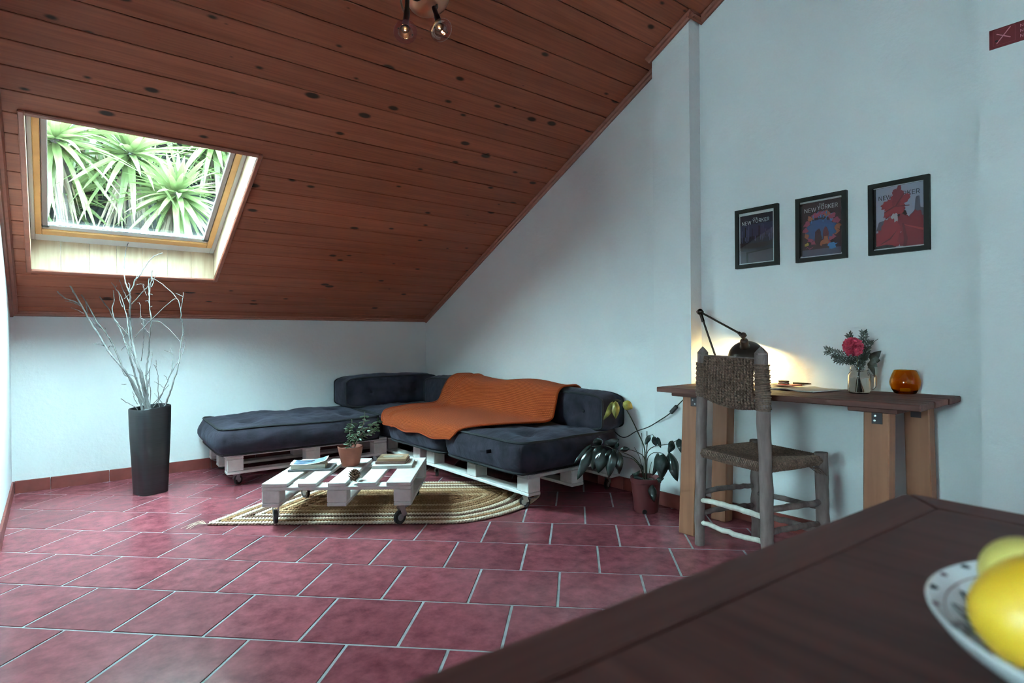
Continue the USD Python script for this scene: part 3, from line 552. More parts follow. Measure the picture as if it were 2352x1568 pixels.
# ------------------------------------------------------------------ braided jute rug
JUTE = [noisy(f'jute_{n}', a, b, (90, 90, 90), 3, .9, bump=.5, bdist=.003, bscale=(260, 260, 260)) for n, a, b in
        (('cream', (.58, .44, .34), (.78, .62, .49)), ('straw', (.38, .22, .12), (.55, .34, .20)), ('brown', (.095, .038, .025), (.17, .075, .045)), ('gold', (.22, .10, .045), (.34, .165, .075)))]
def rug():
    c = [atz(*p)[:2] for p in [(472, 1206), (560, 1213), (700, 1217), (800, 1217), (900, 1213), (990, 1207)]]
    a, b = np.array([.633, 3.40]), np.array([1.40, 3.905])            # straight left edge
    e = np.array([1.70, 2.535]); d = e - a; w = b - a
    P = [a, a + d*.96, a + d*1.03 + w*.04, a + d*1.10 + w*.14, a + d*1.16 + w*.30, a + d*1.185 + w*.48, a + d*1.175 + w*.66, a + d*1.13 + w*.80, a + d*1.05 + w*.91, a + d*.94 + w*.98, a + d*.8 + w*1.0, b]
    poly = Polygon(P)
    out = Polygon(np.vstack([P[0], P[1], smooth_line(np.array(P[1:11]), 40), P[10], P[11]]))
    t = Thing('braided_rug', 'braided jute rug with a rounded end and cream border rows, under the coffee table', 'rug', (*np.mean(P, 0), 0))
    tone = [0, 3, 0, 2, 0, 3, 1, 3, 3, 1, 3, 3, 3, 3]
    pitch = .034
    for k in range(14):
        q = out.buffer(-.016 - pitch*k, join_style=1, resolution=6)
        if q.is_empty: break
        q = max(getattr(q, 'geoms', [q]), key=lambda g: g.area)
        ln = q.exterior; per = ln.length
        if per < .25: break
        nper = max(4, round(per/.052)); m = nper*8; s = np.arange(m)/m
        pt = np.array([ln.interpolate(z*per).coords[0] for z in s]); tg = np.roll(pt, -1, 0) - np.roll(pt, 1, 0); tg /= np.linalg.norm(tg, axis=1, keepdims=True) + 1e-9
        nr = np.stack([-tg[:, 1], tg[:, 0]], 1); st = []
        for j in range(3):
            ph = 2*PI*(s*nper + j/3); o = .0098*np.sin(ph); z = .0088 + .0030*np.sin(2*ph)
            st.append(tube(np.c_[pt + nr*o[:, None], z], .0066, 5, closed=True, flat=.85))
        t.add('braid', join(*st), JUTE[tone[k]], smooth=True)
    t.add('backing', prism(out.buffer(-.008), .0004, .004), JUTE[2], smooth=False)
    fr = []
    for k in range(16):
        o = np.r_[a + [.01, .0], .008]; an = 2.9 + RNG.normal(0, .5); l = RNG.uniform(.05, .12)
        fr.append(tube([o, o + [math.cos(an)*l*.6, math.sin(an)*l*.6, .012], o + [math.cos(an)*l, math.sin(an)*l, -.004]], .0009, 4))
    t.add('frayed_end', join(*fr), JUTE[0])
rug()

# ------------------------------------------------------------------ tall vase with bare branches
VC = np.array([.508, 4.398, 0.0])
CERAMIC = noisy('dark_ceramic', (.010, .009, .0105), (.018, .016, .020), (3, 3, 160), 3, .32, bump=.25, bdist=.002, bscale=(2, 2, 190))
def vase():
    t = Thing('floor_vase', 'tall dark ceramic floor vase holding bare branches by the knee wall', 'vase', VC)
    zs = np.array([0, .004, .05, .15, .25, .35, .45, .53, .552, .556, .553, .50, .30, .10, .02])
    hs = np.array([.100, .104, .106, .110, .115, .120, .124, .126, .126, .122, .118, .116, .108, .098, .09])
    g = np.arange(72)*2*PI/72; e = .55; V = []; hs = hs*.835
    for z, h in zip(zs, hs):
        x = np.sign(np.cos(g))*np.abs(np.cos(g))**e*h; y = np.sign(np.sin(g))*np.abs(np.sin(g))**e*h
        V.append(np.stack([x, y, z + (z/.55)*(.012*x/.12)], 1))
    V = np.array(V)@rz(.32).T; n = len(zs); i, j = np.meshgrid(np.arange(n-1), np.arange(72), indexing='ij')
    f = tri(np.stack([i*72+j, i*72+(j+1) % 72, (i+1)*72+(j+1) % 72, (i+1)*72+j], -1).reshape(-1, 4))
    v = np.vstack([V.reshape(-1, 3), [[0, 0, 0], [0, 0, .02]]]); jj = np.arange(72)
    f = np.vstack([f, np.stack([np.full(72, n*72), (jj+1) % 72, jj], 1), np.stack([np.full(72, n*72+1), (n-1)*72+jj, (n-1)*72+(jj+1) % 72], 1)])
    t.add('body', (v, f), CERAMIC, world=False, smooth=50)
vase()
TWIG = noisy('branch_bark', (.038, .028, .029), (.17, .16, .16), (22, 22, 12), 5, .85, bump=.5, bdist=.003, c3=(.075, .058, .058))
BR = [  # label; lists of (pixel polyline, start radius mm, end radius mm); the first is the stem
 ('bare branch leaning far left out of the vase, with a knobbly grey top', [([(327, 945), (308, 890), (290, 855), (268, 830), (245, 800), (225, 765), (205, 735), (195, 716), (183, 695), (172, 675), (160, 655), (141, 632)], 9.5, 4.5),
   ([(182, 698), (166, 690), (152, 686), (127, 663), (109.5, 645), (97, 617), (93.6, 608), (94, 579)], 5, 2.2), ([(94, 604), (88, 600), (85, 592)], 2, 1.2), ([(94, 583), (83, 576)], 2, 1), ([(190, 705), (172, 697), (150, 691)], 3, 1.8), ([(192, 720), (176, 711), (163, 706)], 2.6, 1.6), ([(243, 797), (228, 790), (217, 789)], 3, 1.6), ([(290, 882), (279, 883)], 2, 1)], -.05),
 ('bare branch with a long straight run up to the far left twig tip', [([(335, 945), (318, 905), (300, 868), (286, 859), (274, 824), (263, 800), (253, 780), (238, 758), (220, 735), (208, 712), (192, 683), (178, 667), (159, 639), (134, 612), (113, 590), (97, 584)], 7, 2),
   ([(259, 797), (254, 794), (248, 803)], 2.2, 2), ([(245, 770), (241, 752)], 2.4, 1.5), ([(236, 755), (220, 745), (206, 728)], 2.4, 1.5)], .06),
 ('bare branch with a forked crown reaching the left part of the window', [([(336, 945), (322, 900), (311, 862), (296, 812), (288, 790), (276, 757), (263, 736), (250, 709), (236, 692), (217, 667), (203, 650), (197.5, 640), (192, 612), (183.5, 595), (178, 584), (171, 561), (179, 553), (180, 542), (172, 520)], 7, 2),
   ([(171, 561), (158, 552), (145, 541)], 2.4, 1.6), ([(183, 594), (172, 587), (160.6, 576)], 2.4, 1.4), ([(201, 719), (197.5, 698), (192, 673), (187, 641), (184, 617), (181, 596)], 3.4, 2), ([(184, 632), (165, 616), (150, 612), (138, 606)], 2, 1.2), ([(186, 690), (180, 676), (176, 668)], 3, 2)], .12),
 ('bare branch with an arching twig across the lower edge of the window', [([(338, 945), (330, 900), (311, 824), (301, 803), (296, 765), (292, 728), (286, 708), (278, 681), (265, 662), (250, 642), (242, 637), (214, 626), (192, 621)], 7.5, 1.6),
   ([(265, 662), (268, 655)], 2, 1.6), ([(300, 700), (288, 676), (279, 655), (272, 634)], 3.2, 1.8), ([(272, 742), (262, 730), (258, 712), (262, 690), (260, 667)], 4, 2.2), ([(296, 770), (279, 752), (264, 735)], 2.4, 1.5), ([(283, 775), (289, 765), (290, 754)], 2.6, 1.6), ([(306, 800), (292, 795), (279, 804)], 2, 1.2), ([(282, 705), (276, 690), (272, 668)], 3, 2)], .0),
 ('thick bare branch up the middle of the vase with a tall thin dark tip', [([(342, 945), (337.5, 930), (334, 907), (329, 874), (321, 849), (313, 829), (308, 803), (302.7, 775), (298.6, 746), (298, 722), (299, 702), (299, 673), (306, 656), (310, 642), (319, 635), (330, 617), (341, 601), (348, 593), (372, 581)], 13, 2),
   ([(299, 675), (295, 666), (288, 646), (285, 627), (287, 593), (291, 566), (297, 552), (298, 541), (302.6, 530.5)], 4.6, 1.8), ([(299, 673), (292, 680), (285, 686)], 2.4, 2), ([(297, 668), (298, 655), (296, 650)], 2.6, 2.2), ([(312, 645), (313, 630), (313, 621)], 2, 1.4), ([(302.6, 698), (327, 671), (340, 657), (352, 641), (359, 631)], 3.2, 1.6), ([(328, 660), (331, 655), (325, 652), (312, 656)], 1.8, 1.2), ([(328, 655), (333, 668), (337, 678)], 1.8, 1.2), ([(308, 777), (329, 753), (346, 736), (373.5, 709), (401.5, 685.6)], 3.0, 2.2), ([(321, 849), (310, 830), (300, 808), (290, 788)], 5, 3), ([(316, 868), (306, 863), (296, 860)], 3, 2)], -.06),
 ('pair of upright bare shoots with a pale lichen patch right of the thick branch', [([(345, 945), (340, 920), (336, 857), (339, 833), (343, 790), (344, 766), (347.5, 738), (346, 721), (345, 716), (343, 681), (341, 653), (341, 632), (337, 610)], 7, 2.4),
   ([(343, 690), (344, 668), (347, 646), (350, 622)], 4, 2.4), ([(347, 659), (352, 648), (348, 634)], 3.4, 2.2), ([(343, 700), (337, 690), (335, 692)], 2.4, 2), ([(344, 706), (349, 703)], 2.4, 2), ([(344, 766), (336, 758), (325, 743)], 2.2, 1.6), ([(324, 829), (330, 780), (330, 755), (328, 733), (321, 729)], 2.6, 1.5), ([(324, 728), (322, 712), (322, 700), (317, 694)], 1.8, 1.2), ([(344, 675), (350, 676)], 2, 1.6), ([(333, 862), (339, 858), (344, 845)], 3, 2)], .04),
 ('bare branch arching over to the right and hooking back at its top', [([(376, 945), (381, 927), (397, 882), (409, 841), (414, 809), (415.5, 786), (420.5, 761), (417, 733), (416, 736), (415.6, 712), (410, 691), (403, 681), (387.5, 664.5), (372, 652), (354, 641), (328.6, 637), (307.5, 636)], 6.5, 1.6),
   ([(415, 712), (420.5, 681), (421, 672)], 2.6, 1.6), ([(420, 681), (410, 676), (405, 674)], 1.8, 1.3), ([(414, 785), (397, 765), (384, 753), (367, 739), (344, 735.7), (327, 732), (321, 729)], 2.4, 1.6), ([(414, 800), (422, 796), (422, 790)], 2, 1.4), ([(417, 816), (424, 798), (424, 778)], 1.8, 1.2), ([(422, 770), (423, 762)], 1.8, 1.4), ([(352, 935), (371, 907), (387, 869), (400, 845), (407, 833)], 3.4, 2.4), ([(387, 869), (394, 849), (395.6, 811), (391, 800)], 2.6, 1.8), ([(395, 811), (388, 808), (378, 804)], 1.8, 1.4), ([(384, 872), (380, 864), (377, 862)], 1.8, 1.3)], .08),
 ('short twiggy bare shoot at the right rim of the vase', [([(366, 940), (364, 915), (363, 880), (362, 856), (357, 842), (353, 837)], 2.8, 1.6), ([(358, 846), (359, 833), (358, 826)], 1.8, 1.3), ([(376, 930), (362, 912), (355, 903)], 2, 1.4), ([(378, 892), (365, 882), (355, 876)], 1.8, 1.2), ([(350, 928), (362, 917), (378, 895), (388, 884)], 2.4, 1.4)], -.03),
 ('low dark twig poking out over the left rim of the vase', [([(315, 940), (303, 930), (291, 924), (278, 915)], 3.2, 2.2), ([(316, 928), (309, 915), (306, 898)], 2, 1.3)], -.06),
 ('thin curved bare shoot behind the thick branch', [([(344, 935), (345, 919), (346, 899), (343, 875), (343, 857), (347.5, 829), (349, 808)], 3.4, 1.8), ([(338, 900), (341, 880), (343, 862)], 2.2, 1.6)], .1)]
D0 = 3.755
for lab, lines, dd in BR:
    t = Thing('bare_branch', lab, 'branch', VC + [0, 0, .5], 0, 'bare branches in the floor vase')
    main = np.array(lines[0][0]); first = None
    def dep(px, py): return D0 + dd*np.clip((940-py)/300, 0, 1.2) + .03*math.sin(py*.03 + dd*40)*np.clip((930-py)/100, 0, 1)
    for k, (pl, r0, r1) in enumerate(lines):
        pts = [atd(x, y, dep(x, y)) for x, y in pl]
        if k == 0:
            root = VC + [np.clip(pts[0][0]-VC[0], -.075, .075)*.6, np.clip(pts[0][1]-VC[1], -.07, .07)*.6, .30]
            pts[0] = np.array([VC[0] + np.clip(pts[0][0]-VC[0], -.085, .085), VC[1] + np.clip(pts[0][1]-VC[1], -.085, .085), max(pts[0][2], .535)]); pts = [root] + pts
        n = max(8, 4*len(pts)); L = smooth_line(pts, n); rr = np.linspace(r0, r1, n)/1000*.92
        L = L + RNG.normal(0, .0012, L.shape)*(np.arange(n) > 2)[:, None]; rr = rr*(1 + .14*np.sin(np.arange(n)*2.1 + k)*(rng_ := RNG.random(n)))
        t.add('stem' if k == 0 else 'twig', tube(L, rr, 8 if k == 0 else 6), TWIG)
        buds = [blob(L[-1], rr[-1]*1.35, 1)]
        for q in range(2, n-1, 5 if k else 4):
            o = RNG.normal(0, 1, 3); o /= np.linalg.norm(o); buds.append(blob(L[q] + o*rr[q]*.8, rr[q]*.55 + .0006, 1, (1, 1, 1.3)))
        t.add('buds', join(*buds), TWIG, kind='stuff')

# ------------------------------------------------------------------ things on the coffee table
ZT = .240
def tb(px, py, dz=0): return atz(px, py, ZT+dz)
PAPERC = noisy('book_pages', (.62, .52, .34), (.74, .64, .44), (3, 3, 300), 3, .9)
PAPERW = noisy('white_pages', (.70, .68, .60), (.80, .78, .72), (3, 3, 300), 3, .9)
def cover(name, c1, c2, sc=7): return noisy(name, c1, c2, (sc, sc, sc), 3, .42, c3=None)
CV = dict(grey=cover('grey_cover', (.12, .11, .12), (.24, .22, .24), 14), cream=cover('cream_cover', (.60, .56, .46), (.74, .70, .60)), brown=cover('brown_cover', (.13, .06, .05), (.20, .10, .08)), white=cover('white_cover', (.62, .63, .60), (.76, .77, .74)), tan=cover('tan_cover', (.38, .24, .15), (.50, .33, .20)), photo=cover('photo_cover', (.03, .06, .13), (.30, .40, .48), 15))
INK = plain('dark_print', (.03, .028, .03), .6)
def book(label, c, rotz, L, W, H, cov, pages=None, spine=-1, cat='book', group='books on the coffee table'):
    t = Thing('book', label, cat, c, rotz, group); a = lambda n, m, mt: t.add(n, m, mt, world=False, smooth=False); e = .0022
    a('front_cover', span(-L/2, L/2, -W/2, W/2, H-e, H, .0008), CV[cov]); a('back_cover', span(-L/2, L/2, -W/2, W/2, 0, e, .0008), CV[cov])
    a('spine', span(-L/2, L/2, *( (-W/2, -W/2+e) if spine < 0 else (W/2-e, W/2)), e, H-e, .0005), CV[cov])
    a('pages', span(-L/2+.003, L/2-.003, *((-W/2+e, W/2-.003) if spine < 0 else (-W/2+.003, W/2-e)), e, H-e, .0008), pages or PAPERC); return t
p = tb(712, 1078); c1 = np.array([p[0]+.025, p[1]+.02, ZT]); BA = -.60
book('large grey softcover book lying at the bottom of the left pile on the coffee table', c1, BA+.02, .235, .165, .012, 'grey', PAPERW)
book('thick cream paperback under the curled magazine on the coffee table', c1 + [-.018, .0, .0125], BA+.10, .185, .125, .022, 'cream', PAPERC)
mz = Thing('magazine', 'curled magazine with a blue seaside photograph on top of the left pile', 'magazine', c1 + [-.016, .006, .035], BA+.12)
n1, n2 = 16, 10; U, V = np.meshgrid(np.linspace(-.098, .098, n1), np.linspace(-.068, .068, n2), indexing='ij'); Zm = .0025 + .020*np.clip((U+.02)/.118, 0, 1)**2 + .004*np.clip((-U-.07)/.03, 0, 1)
mz.add('sheets', solid(np.stack([U, V, Zm], -1), .0022), PAPERW, world=False, smooth=True)
mz.add('cover_photo', solid(np.stack([U*.86+.004, V*.84, Zm + .0006], -1), .0004), CV['photo'], world=False, smooth=True)
mz.add('bird_print', (lambda q: (np.c_[q[0][:, :2], q[0][:, 2]], q[1]))(join(rbox(.045, .006, .0006, .0002, (.012, .016, .0058), rz(.3)), rbox(.008, .02, .0006, .0002, (.012, .008, .0058), rz(-.2)))), INK, world=False, smooth=False)
p = tb(908, 1072); c2 = np.array([p[0]+.02, p[1]+.05, ZT]); BB = -.62
book('wide white hardback book at the bottom of the right pile on the coffee table', c2, BB, .225, .20, .019, 'white', PAPERW)
book('thin brown hardback with yellowed pages in the middle of the right pile', c2 + [-.002, .012, .0195], BB-.05, .175, .15, .0135, 'brown', PAPERC)
b3 = book('brown paperback with a pale oval on its cover, topmost of the right pile', c2 + [.004, .020, .0335], BB-.02, .165, .145, .014, 'tan', PAPERC)
b3.add('cover_print', solid(grid_pts := np.stack([np.outer(np.linspace(.02, 1, 8), np.cos(np.linspace(0, 2*PI, 25)))*.060, np.outer(np.linspace(.02, 1, 8), np.sin(np.linspace(0, 2*PI, 25)))*.036, np.full((8, 25), .0146)], -1), -.0004), CV['cream'], world=False, smooth=False)
# terracotta pot with a jade plant
TERRA = noisy('terracotta_pot', (.14, .028, .014), (.21, .05, .026), (14, 14, 14), 5, .75, bump=.1, bdist=.002)
EARTH = noisy('potting_soil', (.02, .014, .012), (.06, .04, .03), (60, 60, 60), 5, .95, bump=.8, bdist=.008)
JADE = leafy('jade_leaf', (.045, .075, .04), (.10, .14, .08), .28, .08, (20, 20, 20), .25)
STEMW = noisy('jade_stem', (.10, .06, .045), (.18, .12, .085), (60, 60, 20), 4, .8)
JP = atz(805, 1072, ZT); JP = np.array([JP[0]+.02, JP[1]+.045, ZT])
jp = Thing('potted_jade_plant', 'jade plant in a terracotta pot standing on the coffee table', 'potted plant', JP)
rs = .072
jp.add('pot', lathe([(0, .004), (.046, 0), (.050, .003), (.054, .02), (.065, .07), (.0705, .098), (.0735, .108), (.0735, .112), (.070, .114), (.066, .112), (.0625, .098), (.0, .094)], 40), TERRA, world=False, smooth=50)
jp.add('soil', lathe([(.0635, .094), (.04, .1), (0, .1)], 24), EARTH, world=False)
g = np.random.default_rng(5)
def jade_leaf(o, d, l, w):
    m = trimesh.creation.icosphere(1, 1.0); B = basis(d, RNG.normal(0, 1, 3)); return xf((np.array(m.vertices), np.array(m.faces)), B, o + np.asarray(d)*l*.5, (w, w*.45, l*.5))
def tbase(px, py, dd=0.0):  # point near the plant's plane
    D = (JP - CAMP)@FWD; return atd(px, py, D + dd)
stems = [[(812, 1044), (820, 1012), (838, 988), (858, 975), (868, 968)], [(808, 1044), (806, 1022), (818, 1000), (832, 980), (838, 955)], [(806, 1044), (800, 1030), (806, 1010), (822, 995)], [(818, 1010), (838, 1000), (852, 992), (866, 982)], [(812, 1012), (806, 1000), (802, 985), (808, 972)]]
for k, st in enumerate(stems):
    L = smooth_line([tbase(x, y, .02*(k-2)*(i/len(st))) for i, (x, y) in enumerate(st)], 16); L[0][2] = min(L[0][2], ZT+.1) if k < 3 else L[0][2]
    jp.add('stem', tube(L, np.linspace(.0042, .002, 16), 7), STEMW)
    for q in range(4 if k < 3 else 2, 16):
        for sgn in (-1, 1):
            a = q*1.9 + (0 if sgn > 0 else PI) + g.normal(0, .3); d = np.array([math.cos(a)*.8, math.sin(a)*.8, -.35 + .5*g.random()]); d /= np.linalg.norm(d)
            jp.add('leaf', jade_leaf(L[q], d, .026 + .014*g.random(), .0058+.002*g.random()), JADE, smooth=True)
    jp.add('leaf', jade_leaf(L[-1], [0, 0, 1], .026, .006), JADE, smooth=True)
jp.add('fallen_leaf', jade_leaf(JP + [-.03, -.045, .112], [-.75, -.4, .1], .03, .006), JADE, smooth=True)
# pine cone
PC = atz(812, 1106, ZT); CONE = noisy('pine_cone_scale', (.07, .035, .022), (.22, .12, .07), (60, 60, 60), 3, .8)
pc = Thing('pine_cone', 'brown pine cone lying on the coffee table in front of the terracotta pot', 'pine cone', PC + [.008, .012, 0])
B = basis([.25, .35, .9]); v = []
for k in range(64):
    u = (k+.5)/64; a = k*2.39996; r = .0285*math.sin(PI*(.12+.86*u))**.8; o = B@[.62*r*math.cos(a), .62*r*math.sin(a), .062*u-.002]; d = B@[math.cos(a), math.sin(a), 1.15-.9*(1-u)]
    pc.add('scale', leaf(o, o + d/np.linalg.norm(d)*r*.68, .0150, up=B[:, 2], bend=.12, fold=-.2, n=4, shape='drop', thick=.0016) if True else None, CONE, smooth=False, world=False)
pc.add('core', xf(lathe([(0, 0), (.012, .006), (.018, .03), (.012, .055), (0, .066)], 14), B), CONE, world=False)

# ------------------------------------------------------------------ potted plant on the floor
REDPOT = plain('red_plastic_pot', (.085, .010, .011), .5)
LEAFD = leafy('dark_glossy_leaf', (.012, .019, .018), (.028, .040, .036), .14, .06, (9, 9, 9), .25)
LEAFY = leafy('yellowing_leaf', (.10, .10, .03), (.42, .36, .07), .35, .15, (22, 22, 22), .2)
STALK = plain('plant_stalk', (.035, .035, .022), .5)
PP = np.array([2.612, 2.072, 0])
pp = Thing('potted_plant', 'potted plant with drooping dark glossy leaves in a red plastic pot beside the desk', 'potted plant', PP)
pp.add('pot', lathe([(0, .003), (.062, 0), (.066, .004), (.081, .165), (.085, .167), (.086, .192), (.083, .194), (.079, .19), (.0775, .16), (0, .155)], 40, PP), REDPOT, smooth=45)
pp.add('soil', lathe([(.078, .165), (.06, .174), (0, .178)], 24, PP), EARTH)
hd_ = -FWD[:2]/np.linalg.norm(FWD[:2]); hp = PP + [hd_[0]*.069 - .02, hd_[1]*.069 + .014, .016]
pp.add('drain_hole', xf(lathe([(0, 0), (.013, 0), (.013, .003), (0, .003)], 18), basis([hd_[0], hd_[1], -.1]), hp), BLACK, smooth=False)
DP = (PP - CAMP)@FWD
def pq(x, y, dd=0): return atd(x, y, DP + dd)
STK = [([(1484, 1100), (1482, 1060), (1481, 1035), (1465, 992), (1447, 955), (1428, 923)], 3.6, 1.8, .0), ([(1484, 1100), (1483, 1068), (1479, 1049), (1463, 1038), (1447, 1033), (1424, 1032)], 2.8, 1.6, -.03), ([(1480, 1100), (1475, 1085), (1471, 1070), (1453, 1049), (1434, 1040), (1410, 1031)], 2.6, 1.5, -.06), ([(1480, 1100), (1472, 1075), (1452, 1053), (1430, 1047), (1392, 1024), (1360, 1025)], 2.6, 1.4, -.09),
       ([(1486, 1100), (1486, 1065), (1489, 1049), (1504, 1039), (1523, 1041)], 2.4, 1.4, -.05), ([(1485, 1100), (1484, 1055), (1487, 1038), (1502, 1025), (1538, 1019), (1559, 1008)], 2.4, 1.4, -.02), ([(1484, 1095), (1484, 1050), (1487, 1020), (1492, 1002), (1497, 997), (1503, 1003)], 2.2, 1.2, .02),
       ([(1478, 1090), (1477, 1061), (1473.5, 994)], 1.6, 1.0, .03), ([(1484, 1040), (1486, 1020), (1486, 990)], 2.2, 1.8, .0), ([(1476, 1080), (1471, 1057), (1457, 1027)], 1.6, 1.0, .04), ([(1490, 1100), (1492, 1080), (1497, 1060)], 1.6, 1.0, .0), ([(1496, 1100), (1500, 1104), (1499, 1113)], 1.6, 1.2, -.08)]
for pl, a, b, dd in STK:
    L = smooth_line([pq(x, y, dd*min(1, i/3)) for i, (x, y) in enumerate(pl)], 18); pp.add('stem', tube(L, np.linspace(a, b, 18)/1000*1.25, 7), STALK)
LV = [((1408, 922), (1386, 964), 15, .0, 1, .2), ((1414, 921), (1414, 961), 20, -.02, 1, .2), ((1431, 924), (1453, 938), 24, .0, 1, .34), ((1427, 921), (1404, 919), 8, .02, 0, .1),
      ((1357, 1021), (1317, 1066), 12, -.06, 0, .1), ((1359, 1030), (1326, 1101), 23, -.10, 0, .06), ((1380, 1022), (1361, 1080), 28, -.07, 0, .1), ((1388, 1030), (1374, 1086), 30, -.10, 0, .1), ((1408, 1031), (1398, 1097), 27, -.11, 0, .1), ((1420, 1036), (1422, 1088), 22, -.10, 0, .1),
      ((1388, 1022), (1422, 1008), 26, -.02, 0, .25), ((1385, 1012), (1362, 1016), 20, .0, 0, .2), ((1424, 1033), (1446, 1030), 13, -.08, 0, .1), ((1414, 1030), (1421, 1017), 10, -.09, 0, .1), ((1405, 1032), (1389, 1048), 10, -.11, 0, .2),
      ((1512, 1040), (1499, 1092), 18, -.06, 0, .2), ((1524, 1042), (1519, 1101), 35, -.09, 0, .1), ((1537, 1038), (1556, 1105), 31, -.05, 0, .1), ((1546, 1012), (1535, 1040), 19, -.03, 0, .3), ((1559, 1007), (1568, 1042), 22, -.03, 0, .2),
      ((1493, 999), (1481, 1021), 12, .02, 0, .2), ((1501, 1002), (1507, 1024), 15, .02, 0, .2), ((1510, 1004), (1518, 1028), 11, .03, 0, .2), ((1499, 1113), (1503, 1152), 21, -.105, 0, .05), ((1452, 1090), (1470, 1080), 12, -.03, 0, .5), ((1470, 1066), (1478, 1080), 7, .0, 0, .2), ((1455, 1096), (1478, 1100), 12, -.05, 0, .1), ((1505, 1103), (1525, 1098), 12, -.06, 0, .1)]
for k, (a, b, w, dd, m, bd) in enumerate(LV):
    A, B_ = pq(*a, dd), pq(*b, dd - .025); wm = w*DP/1329*.92
    pp.add('leaf', leaf(A, B_, wm, up=-FWD + RNG.normal(0, .28, 3), bend=bd + .05*RNG.random(), fold=-.55 - .35*RNG.random(), n=14, shape='oval', thick=.0008), LEAFY if m else LEAFD, smooth=True, label='yellowing leaf' if m else None)

# ------------------------------------------------------------------ desk
DESKTOP = noisy('dark_stained_plank', (.065, .024, .020), (.13, .052, .04), (30, 1.6, 30), 5, .6, spec=.25, bump=.2, bdist=.002, vary=.14, bscale=(160, 6, 160))
LEGWOOD = noisy('desk_leg_pine', (.21, .078, .040), (.30, .122, .064), (26, 26, 1.4), 5, .5, bump=.12, bdist=.001, vary=.10, bscale=(180, 180, 6))
DZ, DX0, DX1, DY0, DY1 = .7255, 2.376, 2.873, .688, 1.815
dk = Thing('desk', 'narrow desk of dark plank boards on splayed pine post legs along the gable wall', 'desk', ((DX0+DX1)/2, (DY0+DY1)/2, 0))
nbd = 6; bwd = (DX1-DX0)/nbd
for k in range(nbd): dk.add('top_plank', span(DX0+k*bwd+.0012, DX0+(k+1)*bwd-.0012, DY0 + (.004 if k % 2 else 0), DY1, DZ-.024, DZ, .003), DESKTOP, smooth=False)
def post(xt, yt, xb, yb, w=(.068, .088), zt=DZ-.044):
    v, f = rbox(w[0], w[1], zt, .004); t = (v[:, 2]/zt + .5); return np.stack([v[:, 0] + xb + (xt-xb)*t, v[:, 1] + yb + (yt-yb)*t, v[:, 2] + zt/2], 1), f
for (xt, yt, xb, yb) in [(2.475, 1.662, 2.478, 1.695), (2.475, .850, 2.478, .858), (2.785, 1.690, 2.792, 1.715), (2.785, .812, 2.792, .800)]: dk.add('leg', post(xt, yt, xb, yb), LEGWOOD, smooth=False)
for yc in (1.672, .858): dk.add('batten', span(2.42, 2.85, yc-.085, yc+.085, DZ-.044, DZ-.0245, .003), DESKTOP, smooth=False)
for yc in (1.640, .846):
    b = dk.add('bracket', span(2.4365, 2.4405, yc-.018, yc+.018, .638, .680, .0008), DARKSTEEL, smooth=False)
    for dy, zz in ((-.006, .668), (.006 if yc > 1 else -.008, .650)): dk.add('screw', xf(lathe([(0, 0), (.0042, 0), (.0042, .0012), (.0022, .0018), (0, .0012)], 12), basis([-1, 0, 0]), [2.4368, yc-dy, zz]), STEEL, parent=b, smooth=False)
for yc in (1.668, .812):
    b = dk.add('bracket', span(2.7465, 2.7505, yc-.018, yc+.018, .638, .680, .0008), DARKSTEEL, smooth=False)

# ------------------------------------------------------------------ rush chair
STICK = noisy('weathered_stick', (.085, .052, .050), (.22, .158, .152), (26, 26, 5), 5, .75, bump=.35, bdist=.002, vary=.12)
PALESTICK = noisy('peeled_stick', (.46, .43, .38), (.66, .64, .58), (30, 30, 8), 4, .7, bump=.3, bdist=.002)
ROPE = noisy('seagrass_rope', (.045, .022, .017), (.20, .112, .080), (110, 110, 110), 4, .8, bump=.4, bdist=.002, bscale=(300, 300, 300))
RL0, RLT = atd(1607, 1250, 2.715), atd(1614, 797, 2.648)
RR0, RRT = np.array([2.288, 1.192, 0]), atd(1748, 797, 2.325)
FR0, FRT = np.array([2.598, 1.112, 0]), np.array([2.592, 1.116, .472])
FL0, FLT = np.array([2.690, 1.462, 0]), np.array([2.686, 1.466, .470])
RL0[2] = RR0[2] = 0
ch = Thing('rush_chair', 'rustic chair of weathered sticks with woven rope seat and back, pushed up to the desk', 'chair', (*((RL0+RR0+FR0+FL0)/4)[:2], 0))
def stick(a, b, r, bow=(0, 0, 0), n=14, jitter=.0016, seed=0):
    g = np.random.default_rng(seed); t = np.linspace(0, 1, n); L = np.asarray(a)*(1-t)[:, None] + np.asarray(b)*t[:, None] + np.sin(PI*t)[:, None]*np.asarray(bow)
    L[1:-1] += g.normal(0, jitter, (n-2, 3)); return tube(L, np.interp(t, np.linspace(0, 1, len(r)), r)*(1 + g.normal(0, .03, n)), 12)
def finial(p, r): return lathe([(0, -.05), (r, -.05), (r, .0), (r*1.02, .006), (r*.5, .022), (0, .034)], 6, p)
ch.add('leg', stick(RL0, RLT - [0, 0, .03], [.0225, .024, .025, .024, .0235, .023], (.006, .004, 0), seed=1), STICK, label='left rear leg running up into the backrest'); ch.add('finial', finial(RLT - [0, 0, .03], .0235), STICK, smooth=False)
ch.add('leg', stick(RR0, RRT - [0, 0, .03], [.0255, .026, .026, .0265, .026, .0255], (.002, 0, 0), seed=2), STICK, label='right rear leg running up into the backrest'); ch.add('finial', finial(RRT - [0, 0, .03], .0255), STICK, smooth=False)
ch.add('leg', stick(FR0, FRT, [.026, .027, .0265, .026], (-.006, -.004, 0), seed=3), STICK); ch.add('leg', stick(FL0, FLT, [.025, .025, .025], seed=4), STICK)
def on(a, b, z): t = (z - a[2])/(b[2]-a[2]); return a + (b-a)*t
